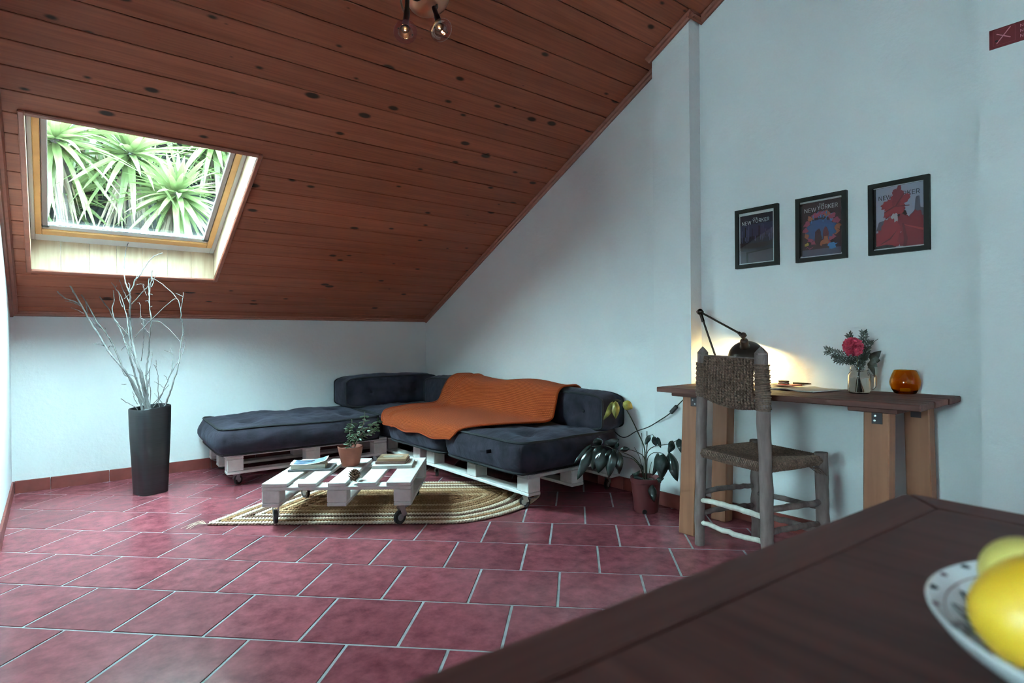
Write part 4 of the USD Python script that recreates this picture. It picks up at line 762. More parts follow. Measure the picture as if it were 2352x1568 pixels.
Pt = dict(RL=(RL0, RLT), RR=(RR0, RRT), FR=(FR0, FRT), FL=(FL0, FLT))
def st_(n1, n2, z1, z2, r, m, bow=(0, 0, 0), seed=0): ch.add('stretcher', stick(on(*Pt[n1], z1), on(*Pt[n2], z2), [r, r*1.12, r], bow, seed=seed), m)
st_('RL', 'RR', .215, .232, .0115, PALESTICK, (0, 0, .008), 5); st_('RL', 'RR', .114, .132, .0105, PALESTICK, (0, 0, -.010), 6); st_('RL', 'FL', .25, .247, .0115, STICK, (0, 0, .008), 7); st_('RL', 'FL', .152, .150, .012, STICK, (0, 0, .006), 8)
st_('RR', 'FR', .27, .262, .0125, STICK, (0, 0, -.006), 9); st_('RR', 'FR', .172, .165, .0115, STICK, (0, 0, .006), 10); st_('FL', 'FR', .21, .232, .0115, STICK, (0, 0, .004), 11); st_('FL', 'FR', .108, .125, .0125, STICK, (0, 0, .006), 12)
ZS = .452
cor = [on(*Pt[n], ZS) for n in ('RL', 'RR', 'FR', 'FL')]
cen = sum(cor)/4
def rope2(L, r, pitch=.011, sides=4, seg=5):
    """A two-ply rope along L."""
    L = np.asarray(L); d = np.r_[0, np.cumsum(np.linalg.norm(np.diff(L, axis=0), axis=1))]; n = max(8, int(d[-1]/pitch*seg)); s = np.linspace(0, d[-1], n)
    C = np.stack([np.interp(s, d, L[:, k]) for k in range(3)], 1); t, A, B = frames(C); out = []
    for j in (0, PI):
        ph = 2*PI*s/pitch + j; out.append(tube(C + (A*np.cos(ph)[:, None] + B*np.sin(ph)[:, None])*r*.5, r*.62, sides, caps=False))
    return join(*out)
for k in range(4):
    a, b = cor[k], cor[(k+1) % 4]; rail = a + (b-a)*np.linspace(.05, .95, 14)[:, None] - [0, 0, .012]
    out = np.cross(b-a, [0, 0, 1.0]); out /= np.linalg.norm(out); out = out if out@(a-cen) > 0 else -out
    rail = rail + [0, 0, 0] + np.outer(np.sin(np.linspace(0, PI, 14)), [0, 0, -.006]); ch.add('seat_rail', tube(rail, .0185, 10), ROPE)
    ws = []
    N = 36
    for i in range(N):
        t = .045 + .91*(i+.5)/N; p = a + (b-a)*t; dp = min(t, 1-t); q = a + (b-a)*t + (cen - (a+b)/2)*2*dp; sag = -.016*(dp/.5)
        ws.append(tube(np.array([p - [0, 0, .030] + out*.010, p - [0, 0, .012] + out*.0205, p + [0, 0, .005] + out*.010, p*.75+q*.25 + [0, 0, .007+sag*.3], p*.4+q*.6 + [0, 0, .003+sag*.8], q + [0, 0, .001+sag]]), .0046, 5, caps=False))
    ch.add('seat_weave', join(*ws), ROPE, kind='stuff')
e0 = cor[2]*.75 + cor[1]*.25 - [0, 0, .03]
ch.add('loose_strand', join(*[tube([e0, e0 + [.01*k, -.02-.006*k, -.012], e0 + [.02+.012*k, -.03-.008*k, -.028 - .004*k]], .0016, 4) for k in range(4)]), ROPE)
# back panel: ropes hung between two rails
BT = .0
tl, tr, bl, br = on(*Pt['RL'], .885), on(*Pt['RR'], .878), on(*Pt['RL'], .708), on(*Pt['RR'], .690)
for a, b in ((tl, tr), (bl, br)): ch.add('back_rail', tube(a + (b-a)*np.linspace(.04, .96, 10)[:, None], .008, 8), STICK)
bk = np.array([tr[1]-tl[1], -(tr[0]-tl[0]), 0]); bk /= np.linalg.norm(bk); bk = -bk if bk@np.array([1, 0, 0]) > 0 else bk
NB_ = 17
for i in range(NB_):
    t = .075 + .85*(i+.5)/NB_; A, B_ = tl + (tr-tl)*t, bl + (br-bl)*t; dz = -.030*math.sin(PI*t*.95)*.9
    L = smooth_line([A + bk*.006 - [0, 0, .01], A + bk*.014, A*.6+B_*.4 + bk*.018, A*.2+B_*.8 + bk*.02 + [0, 0, dz*.6], B_ + bk*.014 + [0, 0, dz], B_ - bk*.004 + [0, 0, dz*1.05]], 24)
    ch.add('back_rope', rope2(L, .0072), ROPE)
    if i % 2 == 0: ch.add('inner_rope', tube(smooth_line([A + [0, 0, .006] - bk*.006, A*.5+B_*.5 - bk*.012, B_ - bk*.008], 10), .0075, 5), ROPE)
for n_, z0_, z1_, r_ in (('RL', .856, .700, .0252), ('RR', .862, .672, .0278)):
    turns = int((z0_-z1_)/.0066); th_ = np.linspace(0, turns*2*PI, turns*14); zz = np.linspace(z0_, z1_, len(th_)); C_ = np.array([on(*Pt[n_], z) for z in zz])
    ch.add('rope_binding', tube(C_ + np.stack([np.cos(th_)*(r_+.002*np.sin(th_*.31)), np.sin(th_)*(r_+.002*np.sin(th_*.31)), 0*th_], 1), .0036, 5), ROPE)

# ------------------------------------------------------------------ desk lamp
BRONZE = plain('dark_bronze', (.055, .038, .032), .38, .85)
LX = 2.70
lb = atx(1662, 884, LX); lb[2] = DZ; elb, shj = atx(1608, 716, LX), atx(1707, 770, LX-.01)
lm = Thing('desk_lamp', 'lit dark metal jointed lamp with a dome shade on the desk', 'lamp', lb)
lm.add('base', lathe([(0, 0), (.062, 0), (.064, .004), (.058, .012), (.02, .02), (.012, .032), (0, .034)], 32, lb), BRONZE)
lm.add('lower_arm', tube([lb + [0, 0, .028], elb], .0052, 10), BRONZE)
lm.add('elbow_joint', join(blob(elb, .0165, 2), xf(lathe([(0, -.026), (.006, -.026), (.006, .026), (0, .026)], 12), rot_m([0, 1, 0], PI/2), elb), tube([elb, elb*.86+lb*.14], .0085, 10)), BRONZE)
lm.add('upper_arm', tube([elb, shj], .0052, 10), BRONZE)
lm.add('head_joint', join(blob(shj, .0155, 2), xf(lathe([(0, -.03), (.0045, -.03), (.0045, .028), (0, .028)], 10), rot_m([0, 1, 0], PI/2), shj), tube([shj*.9+elb*.1, shj], .008, 10)), BRONZE)
ax = np.array([.60, .22, -.77]); ax /= np.linalg.norm(ax); sc_ = shj + ax*.026
Bs = basis(ax, [0, 1, 0])
lm.add('socket', xf(lathe([(0, -.012), (.007, -.012), (.007, 0), (.017, .004), (.020, .012), (.020, .040), (.024, .044), (.024, .050)], 24), Bs, sc_), BRONZE, smooth=50)
prof = [(.024, .048)] + [(.024 + .066*math.sin(u*PI/2)**.9, .050 + .072*(1-math.cos(u*PI/2))) for u in np.linspace(.06, 1, 14)] + [(.092, .124), (.092, .128), (.088, .127)] + [(.022 + .064*math.sin(u*PI/2)**.9, .054 + .070*(1-math.cos(u*PI/2))) for u in np.linspace(1, .06, 12)]
lm.add('shade', xf(lathe(prof, 40), Bs, sc_), BRONZE, smooth=60)
BULB = M('lit_bulb', {'e': ('emission', {'color': LAMP_WARM, 'strength': 210.0})}, [], 'e.emission')
lm.add('bulb', blob(sc_ + ax*.108, .030, 2), BULB)
cd = [lb + [.03, .05, .004], [2.80, 1.72, DZ+.004], [2.868, 1.80, DZ+.004], [2.871, 1.836, .68], [2.80, 1.868, .655], [2.77, 1.90, .645], atx(1556, 931, 2.766), atx(1540, 948, 2.764), atx(1520, 962, 2.768), atx(1490, 980, 2.80), atx(1462, 990, 2.845), atx(1430, 1004, 2.868), [2.872, 2.60, .40], [2.872, 2.75, .25]]
lm.add('power_cord', tube(smooth_line(cd, 70), .0030, 7), BLACK)
sw0, sw1 = atx(1555, 932, 2.766), atx(1540, 948, 2.764); lm.add('cord_switch', xf(rbox(.016, .022, np.linalg.norm(sw1-sw0)*1.0, .005), basis(sw1-sw0, [1, 0, 0]), (sw0+sw1)/2), BLACK)

# ------------------------------------------------------------------ things on the desk
def dq(px, py, dz=0): return atz(px, py, DZ+dz)
CLEAR = glass('clear_glass', (.97, .99, .98)); WATER = glass('water', (.96, .98, .98), 0, 1.33); AMBER = glass('amber_glass', (.88, .40, .03), .02, 1.45)
ja = dq(1974, 904) + np.array([.937, .348, 0])*.034; JR = .0445
jr = Thing('handled_jar', 'clear glass jar mug half full of water with flowers in it on the desk', 'jar', ja)
jr.add('jar', lathe([(0, .0015), (JR*.8, 0), (JR*.97, .006), (JR, .016), (JR, .072), (JR*.94, .082), (JR*.80, .091), (JR*.78, .094), (JR*.82, .097), (JR*.78, .100), (JR*.82, .103), (JR*.79, .107), (JR*.79, .113), (JR*.74, .113), (JR*.73, .094), (JR*.88, .080), (JR*.92, .070), (JR*.92, .014), (JR*.84, .007), (0, .006)], 40, ja), CLEAR, smooth=60)
jr.add('water', lathe([(0, .0075), (JR*.82, .0078), (JR*.90, .015), (JR*.90, .064), (0, .064)], 32, ja), WATER, smooth=60)
rx = np.array([RGT[0], RGT[1], 0]); rx /= np.linalg.norm(rx)
jr.add('handle', tube(smooth_line([ja + rx*JR*.9 + [0, 0, .078], ja + rx*(JR+.014) + [0, 0, .080], ja + rx*(JR+.024) + [0, 0, .066], ja + rx*(JR+.024) + [0, 0, .034], ja + rx*(JR+.014) + [0, 0, .018], ja + rx*JR*.94 + [0, 0, .020]], 24), .0045, 8), CLEAR)
DJ = (ja - CAMP)@FWD
def jq(x, y, dd=0): return atd(x, y, DJ + dd)
GREEN = leafy('conifer_green', (.018, .020, .014), (.040, .042, .028), .6, .1, (30, 30, 30), .2); IVY = leafy('ivy_leaf', (.022, .018, .012), (.045, .035, .022), .4, .1, (12, 12, 12), .2)
PETAL = leafy('carnation_petal', (.42, .012, .045), (.72, .085, .16), .6, .25, (40, 40, 40), .25); FSTEM = plain('flower_stem', (.16, .14, .06), .6)
inn = ja + [0, 0, .010]
fc = jq(1958, 797, -.02); cf = Thing('carnation', 'dark pink carnation standing in the glass jar on the desk', 'flower', inn)
cf.add('stem', tube(smooth_line([inn + [.012, -.006, 0], ja + [.004, 0, .06], ja + [-.002, .004, .10], jq(1969, 822), fc + [0, 0, -.012]], 20), .0017, 7), FSTEM)
cf.add('calyx', xf(lathe([(0, -.022), (.005, -.02), (.0065, -.004), (.008, .004)], 12), basis(fc - jq(1969, 822)), fc), FSTEM)
fa = np.array([-FWD[0], -FWD[1], .45]); fa /= np.linalg.norm(fa); Bf = basis(fa)
for k in range(96):
    u = (k+.5)/96; th_ = math.acos(1-1.3*u); a = k*2.39996; d = Bf@[math.sin(th_)*math.cos(a), math.sin(th_)*math.sin(a), math.cos(th_)]; l = .040 + .005*RNG.random() - .006*(u < .2)
    cf.add('petal', leaf(fc + d*.006, fc + d*l, .019+.006*RNG.random(), up=Bf[:, 2]*.5 + RNG.normal(0, .6, 3), bend=.12, fold=.4, n=6, shape='fan'), PETAL, smooth=False)
def sprig(label, pts, side_len, n=9, dd=0.0, w=.0055, spread=1.0):
    t = Thing('conifer_sprig', label, 'sprig', inn, 0, 'conifer sprigs in the jar'); L = smooth_line([inn + RNG.normal(0, .006, 3)*[1, 1, 0], ja + [0, 0, .075], ja + [0, 0, .112] + RNG.normal(0, .006, 3)*[1, 1, 0]] + [jq(x, y, dd*(i+1)/len(pts)) for i, (x, y) in enumerate(pts)], 40)
    t.add('stem', tube(L, np.linspace(.0018, .0008, 40), 6), GREEN); tt = np.gradient(L, axis=0); tt /= np.linalg.norm(tt, axis=1, keepdims=True)
    for k in range(n*2):
        i = 19 + int(20*k/(n*2)); sgn = 1 if k % 2 else -1; sd = np.cross(tt[i], -FWD); sd /= np.linalg.norm(sd); d = tt[i]*.75 + sd*sgn*.7*spread + RNG.normal(0, .14, 3); d /= np.linalg.norm(d); l = side_len*(1.0 - .55*(k/(n*2)))
        tw = tube([L[i], L[i]+d*l*.5, L[i]+d*l], [.0012, .001, .0006], 4); nd = [tw]
        for q in range(7):
            o = L[i] + d*l*(q+.5)/7; s2 = np.cross(d, -FWD); s2 /= np.linalg.norm(s2); e = d*.8 + s2*(1 if q % 2 else -1)*.7; nd.append(leaf(o, o + e/np.linalg.norm(e)*.012, w*.62, up=-FWD, bend=.05, fold=.1, n=4))
        t.add('twig', join(*nd), GREEN, smooth=False)
sprig('dark conifer sprig leaning out to the left of the jar', [(1950, 824), (1925, 815), (1897, 803)], .036, 11, .0)
sprig('dark conifer sprig lower left of the carnation', [(1952, 826), (1934, 826), (1914, 822)], .030, 9, -.02)
sprig('tall dark conifer sprig rising behind the carnation', [(1980, 812), (1983, 785), (1984, 760)], .034, 10, .03)
sprig('dark conifer sprig left of the tall one, behind the carnation', [(1965, 810), (1956, 785), (1950, 762)], .028, 9, .03)
sprig('dark conifer sprig at the right behind the carnation', [(1986, 815), (1994, 795), (2000, 780)], .026, 8, .02)
sprig('small dark conifer sprig between the carnation and the ivy', [(1982, 828), (1988, 818), (1992, 808)], .022, 7, -.02)
bt = Thing('bare_twig', 'thin dark bare twig slanting up to the right of the carnation', 'twig', inn)
bt.add('stem', tube(smooth_line([inn + [-.01, .008, 0], ja + [0, 0, .1], jq(1985, 812), jq(2000, 792), jq(2017, 778)], 20), np.linspace(.0014, .0009, 20), 6), GREEN)
bt.add('bud', leaf(jq(1988, 806), jq(2003, 790), .006, up=-FWD, n=5), GREEN, smooth=False)
iv = Thing('ivy_sprig', 'dark lobed leaves hanging over the right side of the jar', 'leaf', inn)
iv.add('stem', tube(smooth_line([inn + [-.012, -.004, 0], ja + [0, 0, .09], jq(1982, 826), jq(1990, 818), jq(1998, 822)], 20), np.linspace(.0014, .001, 20), 6), IVY)
for a, b, w in [((1997, 824), (2024, 805), 20), ((1998, 826), (2022, 828), 24), ((1996, 830), (2015, 842), 18), ((1993, 832), (2010, 866), 12), ((1982, 824), (1998, 816), 11)]:
    iv.add('leaf', leaf(jq(*a, -.01), jq(*b, -.03), w*DJ/1329, up=-FWD + RNG.normal(0, .2, 3), bend=.1, fold=.15, n=8, shape='drop', thick=.0006), IVY, smooth=True)
# amber glass
ag = dq(2079, 905) + np.array([.956, .296, 0])*.028; AR = .0565
am = Thing('amber_candle_glass', 'round amber glass candle holder on the desk, right of the jar', 'candle holder', ag)
po = [(.58, 0), (.70, .003), (.88, .018), (.985, .034), (1.0, .044), (.96, .056), (.86, .072), (.735, .086), (.70, .0895)]
am.add('glass', lathe([(0, .001)] + [(AR*r, z*1.117) for r, z in po] + [(AR*.67, .0995)] + [(AR*(r-.055), max(z*1.117, .006)) for r, z in po[:0:-1]] + [(0, .006)], 44, ag), AMBER, smooth=60)
am.add('tealight', lathe([(0, .0065), (.019, .0065), (.019, .020), (.017, .022), (0, .0215)], 24, ag), plain('wax', (.75, .68, .52), .6, subsurface_weight=.3), smooth=40)
# papers, red notebook, pens
pa = dq(1835, 894); pa[2] = DZ
PT = Thing('open_magazine', 'pale open magazine lying flat on the desk right of the chair', 'magazine', pa, 1.35)
n1, n2 = 20, 8; U, V = np.meshgrid(np.linspace(-.15, .15, n1), np.linspace(-.105, .105, n2), indexing='ij'); Zp = .004 + .006*np.exp(-(U/.035)**2)*(np.abs(U) > .004) + .003*np.abs(U)/.15
PT.add('pages', solid(np.stack([U, V, Zp], -1), .004), PAPERW, world=False, smooth=30)
rn = dq(1800, 890); RN = Thing('red_notebook', 'thin red notebook on the open magazine by the chair back', 'notebook', [rn[0], rn[1], DZ+.0125], 1.45)
RN.add('cover', span(-.07, .07, -.04, .04, 0, .005, .0015), plain('red_cover', (.42, .02, .02), .4), world=False, smooth=False)
RN.add('pages', span(-.067, .071, -.038, .041, .001, .0042, .0005), PAPERW, world=False, smooth=False)
SPL = Thing('stapler', 'small black stapler lying on the red notebook', 'stapler', [rn[0], rn[1]+.0, DZ+.0178], 1.3)
SPL.add('base', span(-.028, .028, -.008, .008, 0, .005, .0015), BLACK, world=False, smooth=False); SPL.add('magazine_rail', span(-.027, .026, -.006, .006, .005, .009, .001), STEEL, world=False, smooth=False); SPL.add('top', span(-.029, .027, -.0075, .0075, .009, .017, .003), BLACK, world=False, smooth=False)
pn = dq(1848, 889); PN = Thing('pen', 'black pen lying on the open magazine', 'pen', [pn[0]+.02, pn[1], DZ+.0165])
pd = dq(1872, 887, .012) - dq(1826, 885, .012); pd[2] = .0; pd /= np.linalg.norm(pd)
for nm, a, b, r in (('barrel', -.062, .03, .0042), ('cap', .03, .068, .0048), ('clip', .035, .062, .0012)):
    PN.add(nm, tube([np.array(pd)*a + [0, 0, .0 if nm != 'clip' else .0055], np.array(pd)*b + [0, 0, .0 if nm != 'clip' else .0055]], r, 10), BLACK, world=False)

# ------------------------------------------------------------------ framed covers on the gable wall
FRAME = plain('black_frame', (.012, .009, .008), .5, specular_ior_level=.2)
MATW = plain('white_mat', (.62, .63, .66), .8)
PICGLASS = M('picture_glass', {'t': ('transparent_bsdf', {'color': (.97, .97, .97)}), 'g': ('glossy_bsdf', {'roughness': .02}), 'm': ('mix_closure', {'fac': .045})}, [('t.BSDF', 'm.closure1'), ('g.BSDF', 'm.closure2')], 'm.closure')
INKW = plain('white_masthead', (.66, .67, .70), .7); INKB = plain('black_masthead', (.008, .008, .009), .8)
XF = 2.860
def wallmap(yc, zc, x):   # local (u right, v up, w towards the room) to the gable wall
    def f(m): v = np.asarray(m[0]); return np.stack([x - v[:, 2], yc - v[:, 0], zc + v[:, 1]], 1), m[1]
    return f
def shape(pts, w0, t=.0004): return prism(Polygon(pts).buffer(0), w0, w0+t)
def frame(label, y0, y1, z0, z1, bd, margins, bg, art, masthead, ink, hide=None):
    """y0 is the far (left) side. margins: left, right, bottom, top between frame and print."""
    W_, H_ = y0-y1, z1-z0; t = Thing('picture_frame', label, 'framed picture', (XR, (y0+y1)/2, z0), 0, 'framed magazine covers above the desk')
    wm = wallmap((y0+y1)/2, (z0+z1)/2, XF); w, h = W_/2, H_/2
    ring_ = sbox(-w, -h, w, h).difference(sbox(-w+bd, -h+bd, w-bd, h-bd))
    t.add('frame', wm(prism(ring_, -.0205, .0)), FRAME, smooth=False)
    t.add('mat', wm(prism(sbox(-w+bd-.001, -h+bd-.001, w-bd+.001, h-bd+.001), -.0185, -.0120)), MATW if masthead[3] else FRAME, smooth=False)
    l, r, b, tp = margins; p0, p1, q0, q1 = -w+bd+l, w-bd-r, -h+bd+b, h-bd-tp
    pr = t.add('print', wm(prism(sbox(p0, q0, p1, q1), -.0119, -.0110)), bg, smooth=False)
    pw, ph = p1-p0, q1-q0
    for k, (pts, mt, nm) in enumerate(art): t.add(nm, wm(shape([(p0+u*pw, q0+v*ph) for u, v in pts], -.0109+.00006*k, .00006)), mt, parent=pr, smooth=False)
    for (txt, u0, u1, v0, hh, cut) in masthead[0]:
        tm = meshkit.text_mesh(txt, 1.0, .0002/ .03); v_ = np.array(tm.vertices); lo, hi = v_[:, 0].min(), v_[:, 0].max()
        v_[:, 0] = p0 + pw*(u0 + (u1-u0)*(v_[:, 0]-lo)/(hi-lo)); v_[:, 1] = q0 + ph*(v0 + hh*v_[:, 1]); v_[:, 2] = -.0100 + .0001*(v_[:, 2] > 0)
        t.add('masthead', wm((v_, np.array(tm.faces))), ink, parent=pr, smooth=False)
    if masthead[1]:
        for k, (pts, mt, nm) in enumerate(masthead[1]): t.add(nm, wm(shape([(p0+u*pw, q0+v*ph) for u, v in pts], -.0098+.00006*k, .00006)), mt, parent=pr, smooth=False)
    for u_ in (-1, 1):
        t.add('mat_strip', wm(prism(sbox(-w+bd, (h-bd-masthead[2][1] if u_ > 0 else -h+bd), w-bd-.001, (h-bd if u_ > 0 else -h+bd+masthead[2][0])), -.0108, -.0092)), MATW, smooth=False)
    t.add('glass', wm(prism(sbox(-w+bd-.001, -h+bd-.001, w-bd+.001, h-bd+.001), -.0074, -.0062)), PICGLASS, smooth=False)
    return t
P_ = lambda n, c: plain(n, c, .75)
NIGHT, NIGHT2, STREAK, DUSK, SLATE = P_('print_night', (.022, .022, .040)), P_('print_dark', (.012, .009, .012)), P_('print_pale_streak', (.085, .085, .16)), P_('print_brown', (.030, .018, .020)), P_('print_slate', (.075, .062, .085))
rg = np.random.default_rng(11)
art1 = [([(0, .55), (1, .55), (1, .80), (0, .80)], P_('print_indigo', (.040, .042, .085)), 'sky_band')]
for k in range(30):
    u = .03 + .94*rg.random(); a, b = .42+.12*rg.random(), .52 + .28*rg.random(); w_ = .008 + .012*rg.random(); art1.append(([(u-w_, a), (u+w_*.7, a-.03*rg.random()), (u+w_, b), (u-w_*.6, b+.02)], [STREAK, STREAK, NIGHT2][k % 3], 'streak'))
art1 += [([(0, .27), (1, .33), (1, .42), (.5, .40), (0, .43)], DUSK, 'band'), ([(0, 0), (1, 0), (1, .26), (.2, .24), (0, .26)], SLATE, 'floor_shape'), ([(.19, 0), (.25, 0), (.25, .20), (1, .25), (1, .27), (.19, .23)], NIGHT2, 'edge_shape')]
frame('black framed magazine cover in dark blue and grey, leftmost of three above the desk', 1.665, 1.433, 1.334, 1.643, .0195, (.006, .010, .006, .014), NIGHT, art1, ([('THE', .40, .54, .905, .026, 0), ('NEW', .06, .35, .80, .075, 0), ('YORKER', .39, .90, .82, .078, 0)], None, (.006, .014), True), INKW)
PINK, BLUE, BLUE2, ORANGE, DKB, PAVE = P_('print_pink', (.34, .055, .10)), P_('print_blue', (.045, .10, .24)), P_('print_bright_blue', (.06, .22, .48)), P_('print_orange', (.36, .11, .045)), P_('print_deep_brown', (.050, .018, .020)), P_('print_pavement', (.10, .09, .14))
art2 = []
def blobp(cu, cv, ru, rv, seed, n=26, rough=.22):
    g_ = np.random.default_rng(seed); a = np.linspace(0, 2*PI, n, endpoint=False); r = 1 + rough*(g_.random(n)-.5)*2; return list(zip(cu + ru*r*np.cos(a), np.clip(cv + rv*r*np.sin(a), .0, 1)))
for k in range(16):
    a = k*2*PI/16; art2.append((blobp(.5+.40*math.cos(a), .50+.27*math.sin(a), .09, .055, 100+k, 12, .4), PINK if k % 3 else ORANGE, 'pink_patch'))
art2 += [(blobp(.5, .47, .38, .20, 3, 40, .16), BLUE, 'blue_patch')]
for k in range(22):
    u, v_ = .22 + .6*rg.random(), .58 + .20*rg.random(); a = rg.normal(1.0, .7); l = .05 + .05*rg.random(); dx, dy = math.cos(a)*l, math.sin(a)*l; art2.append(([(u, v_), (u+.02, v_), (u+dx+.02, v_+dy*.7), (u+dx, v_+dy*.7)], BLUE2, 'brush_stroke'))
art2 += [([(0, 0), (1, 0), (1, .12), (0, .12)], PAVE, 'pavement'), (blobp(.42, .33, .085, .17, 31, 20, .12), DKB, 'dark_shape'), (blobp(.62, .36, .075, .14, 32, 20, .12), P_('print_maroon', (.13, .022, .028)), 'maroon_shape'), ([(.55, .20), (.70, .20), (.66, .34), (.58, .34)], ORANGE, 'orange_shape'), (blobp(.12, .22, .06, .03, 33, 10, .5), P_('print_yellow', (.45, .30, .04)), 'yellow_scrawl'), (blobp(.80, .16, .10, .05, 34, 14, .5), BLUE2, 'blue_scrawl'), ([(.08, .14), (.14, .18), (.2, .14), (.28, .17), (.28, .155), (.2, .125), (.14, .165)], PINK, 'pink_scrawl')]
frame('black framed magazine cover with blue and pink brushwork, middle one of three above the desk', 1.345, 1.113, 1.332, 1.643, .0195, (.010, .006, .006, .008), DKB, art2, ([('THE', .44, .58, .925, .026, 0), ('NEW', .06, .37, .82, .075, 0), ('YORKER', .40, .92, .84, .078, 0)], None, (.009, .008), False), INKW)
LILAC, REDL, REDD, REDM, CITY, PALE = P_('print_lilac', (.38, .38, .50)), P_('print_red', (.30, .030, .038)), P_('print_dark_red', (.13, .012, .022)), P_('print_mid_red', (.22, .022, .032)), P_('print_grey_city', (.12, .11, .155)), P_('print_pale', (.48, .50, .55))
def leafp(cu, cv, ru, rv, rot, seed, lobes=5):
    g_ = np.random.default_rng(seed); a = np.linspace(0, 2*PI, 90, endpoint=False); r = .68 + .32*np.abs(np.cos(a*lobes/2))**1.6 + .035*np.sign(np.sin(a*23)) + .02*g_.normal(0, 1, 90)
    x, y = ru*r*np.cos(a), rv*r*np.sin(a); c_, s_ = math.cos(rot), math.sin(rot); return list(zip(np.clip(cu + x*c_-y*s_, .0, 1), np.clip(cv + x*s_+y*c_, .0, 1)))
art3 = [([(0, .30), (.06, .44), (.16, .46), (.2, .42), (.34, .42), (.5, .50), (.7, .48), (.82, .56), (.84, .74), (.86, .78), (.92, .78), (.94, .60), (1, .58), (1, .28)], CITY, 'skyline'), (blobp(.42, .50, .10, .12, 41, 26, .05), PALE, 'pale_patch'), (blobp(.56, .52, .10, .07, 42, 18, .2), P_('print_black', (.03, .022, .026)), 'black_patch')]
top3 = [(leafp(.42, .70, .34, .20, .35, 51), REDL, 'red_leaf'), (leafp(.47, .83, .20, .13, 1.3, 52), REDM, 'red_leaf'), ([(.40, .66), (.44, .66), (.62, .86), (.60, .87)], REDD, 'leaf_vein'), ([(.42, .66), (.40, .68), (.18, .60), (.19, .585)], REDD, 'leaf_vein'), ([(.42, .66), (.44, .67), (.72, .66), (.72, .645)], REDD, 'leaf_vein')]
art3 += [(leafp(.26, .20, .44, .27, .5, 53), REDL, 'red_leaf'), (leafp(.80, .22, .42, .34, 2.4, 54), REDM, 'red_leaf'), ([(.56, .38), (.58, .38), (.30, .16), (.10, .08), (.10, .065), (.32, .14)], REDD, 'leaf_vein'), ([(.56, .38), (.60, .38), (.68, .12), (.64, .0), (.58, .0), (.60, .12)], REDD, 'leaf_vein'), ([(.60, .36), (.62, .34), (1, .22), (1, .26)], P_('print_light_red', (.40, .06, .06)), 'leaf_vein'), ([(0, .0), (.45, .0), (.35, .04), (.2, .06), (0, .04)], P_('print_charcoal', (.035, .03, .034)), 'dark_corner')]
frame('black framed magazine cover with large red leaves on lilac, rightmost of three above the desk', 1.023, .792, 1.329, 1.643, .0195, (.010, .004, .006, .004), LILAC, art3, ([('NEW', .06, .34, .80, .072, 0), ('YORKER', .37, .93, .82, .076, 0)], top3, (.006, .003), False), INKB)

# red sign on the second pier
SIGNR = plain('sign_red', (.125, .010, .014), .35); SIGNP = plain('sign_pink', (.55, .22, .27), .6); SIGNF = plain('sign_faint_letter', (.20, .035, .05), .6)
sa, sb_ = atx(2272, 72, XP-.003), atx(2272, 116, XP-.003)
sy, sz1, sz0 = sa[1], sa[2], sb_[2]; shh = sz1-sz0; SW = shh*3.2
sg = Thing('wall_sign', 'dark red sign with a pink cross, high on the wall at the right edge', 'sign', (XP, sy-SW/2, sz0))
swm = wallmap(sy, sz0, XP)
sg.add('panel', swm(prism(sbox(0, 0, SW, shh), 0, .003)), SIGNR, smooth=False)
u = shh
for a, b in (((.30*u, .22*u), (.86*u, .90*u)), ((.30*u, .72*u), (.86*u, .36*u))):
    d = np.array(b)-np.array(a); n = np.array([-d[1], d[0]])/np.linalg.norm(d)*.022*u; sg.add('cross_stroke', swm(prism(Polygon([a-n, b-n, b+n, a+n]), .003, .0034)), SIGNP, smooth=False)
rr_ = sbox(.16*u, .12*u, 1.05*u, .92*u).buffer(0); sg.add('border_line', swm(prism(rr_.difference(rr_.buffer(-.018*u)), .003, .0032)), SIGNF, smooth=False)
sg.add('sign_mark', swm(prism(Polygon(blobp(.30*u, .36*u, .06*u, .06*u, 7, 14, .1)), .003, .0032)), INKB, smooth=False)
for k, tx in enumerate(('NO', 'NO', 'NO')):
    tm = meshkit.text_mesh(tx, .15*u, .0003); sg.add('lettering', swm((np.array(tm.vertices) + [1.22*u, (.70-.26*k)*u, .003], np.array(tm.faces))), SIGNP, smooth=False)

# ------------------------------------------------------------------ ceiling lamp with two glass-ringed spots
COPPER = plain('brushed_copper', (.42, .19, .12), .3, .9); THINGLASS = M('lamp_glass', {'t': ('transparent_bsdf', {'color': (.97, .90, .93)}), 'g': ('glossy_bsdf', {'roughness': .03}), 'f': ('layer_weight', {'blend': .5}), 'ma': ('math', {'math_type': 'multiply_add', 'value2': .45, 'value3': .07}), 'm': ('mix_closure', {})}, [('f.facing', 'ma.value1'), ('ma.value', 'm.fac'), ('t.BSDF', 'm.closure1'), ('g.BSDF', 'm.closure2')], 'm.closure')
HALO = M('halogen_filament', {'e': ('emission', {'color': (1.0, .55, .22), 'strength': 160.0})}, [], 'e.emission')
cn = np.array([0, -ST, -CT])
def ceil_at(px, py): return _hit(px, py, (0, SL, 1), HK+SL*YK)
rose = ceil_at(985, -4)
cl = Thing('ceiling_lamp', 'ceiling lamp with copper rose and two glass ringed spots', 'ceiling lamp', rose)
cl.add('rose', xf(lathe([(0, .030), (.03, .030), (.075, .020), (.095, .008), (.098, 0), (0, 0)], 40), basis(cn, [1, 0, 0]), rose), COPPER, smooth=50)
DL = (rose - CAMP)@FWD
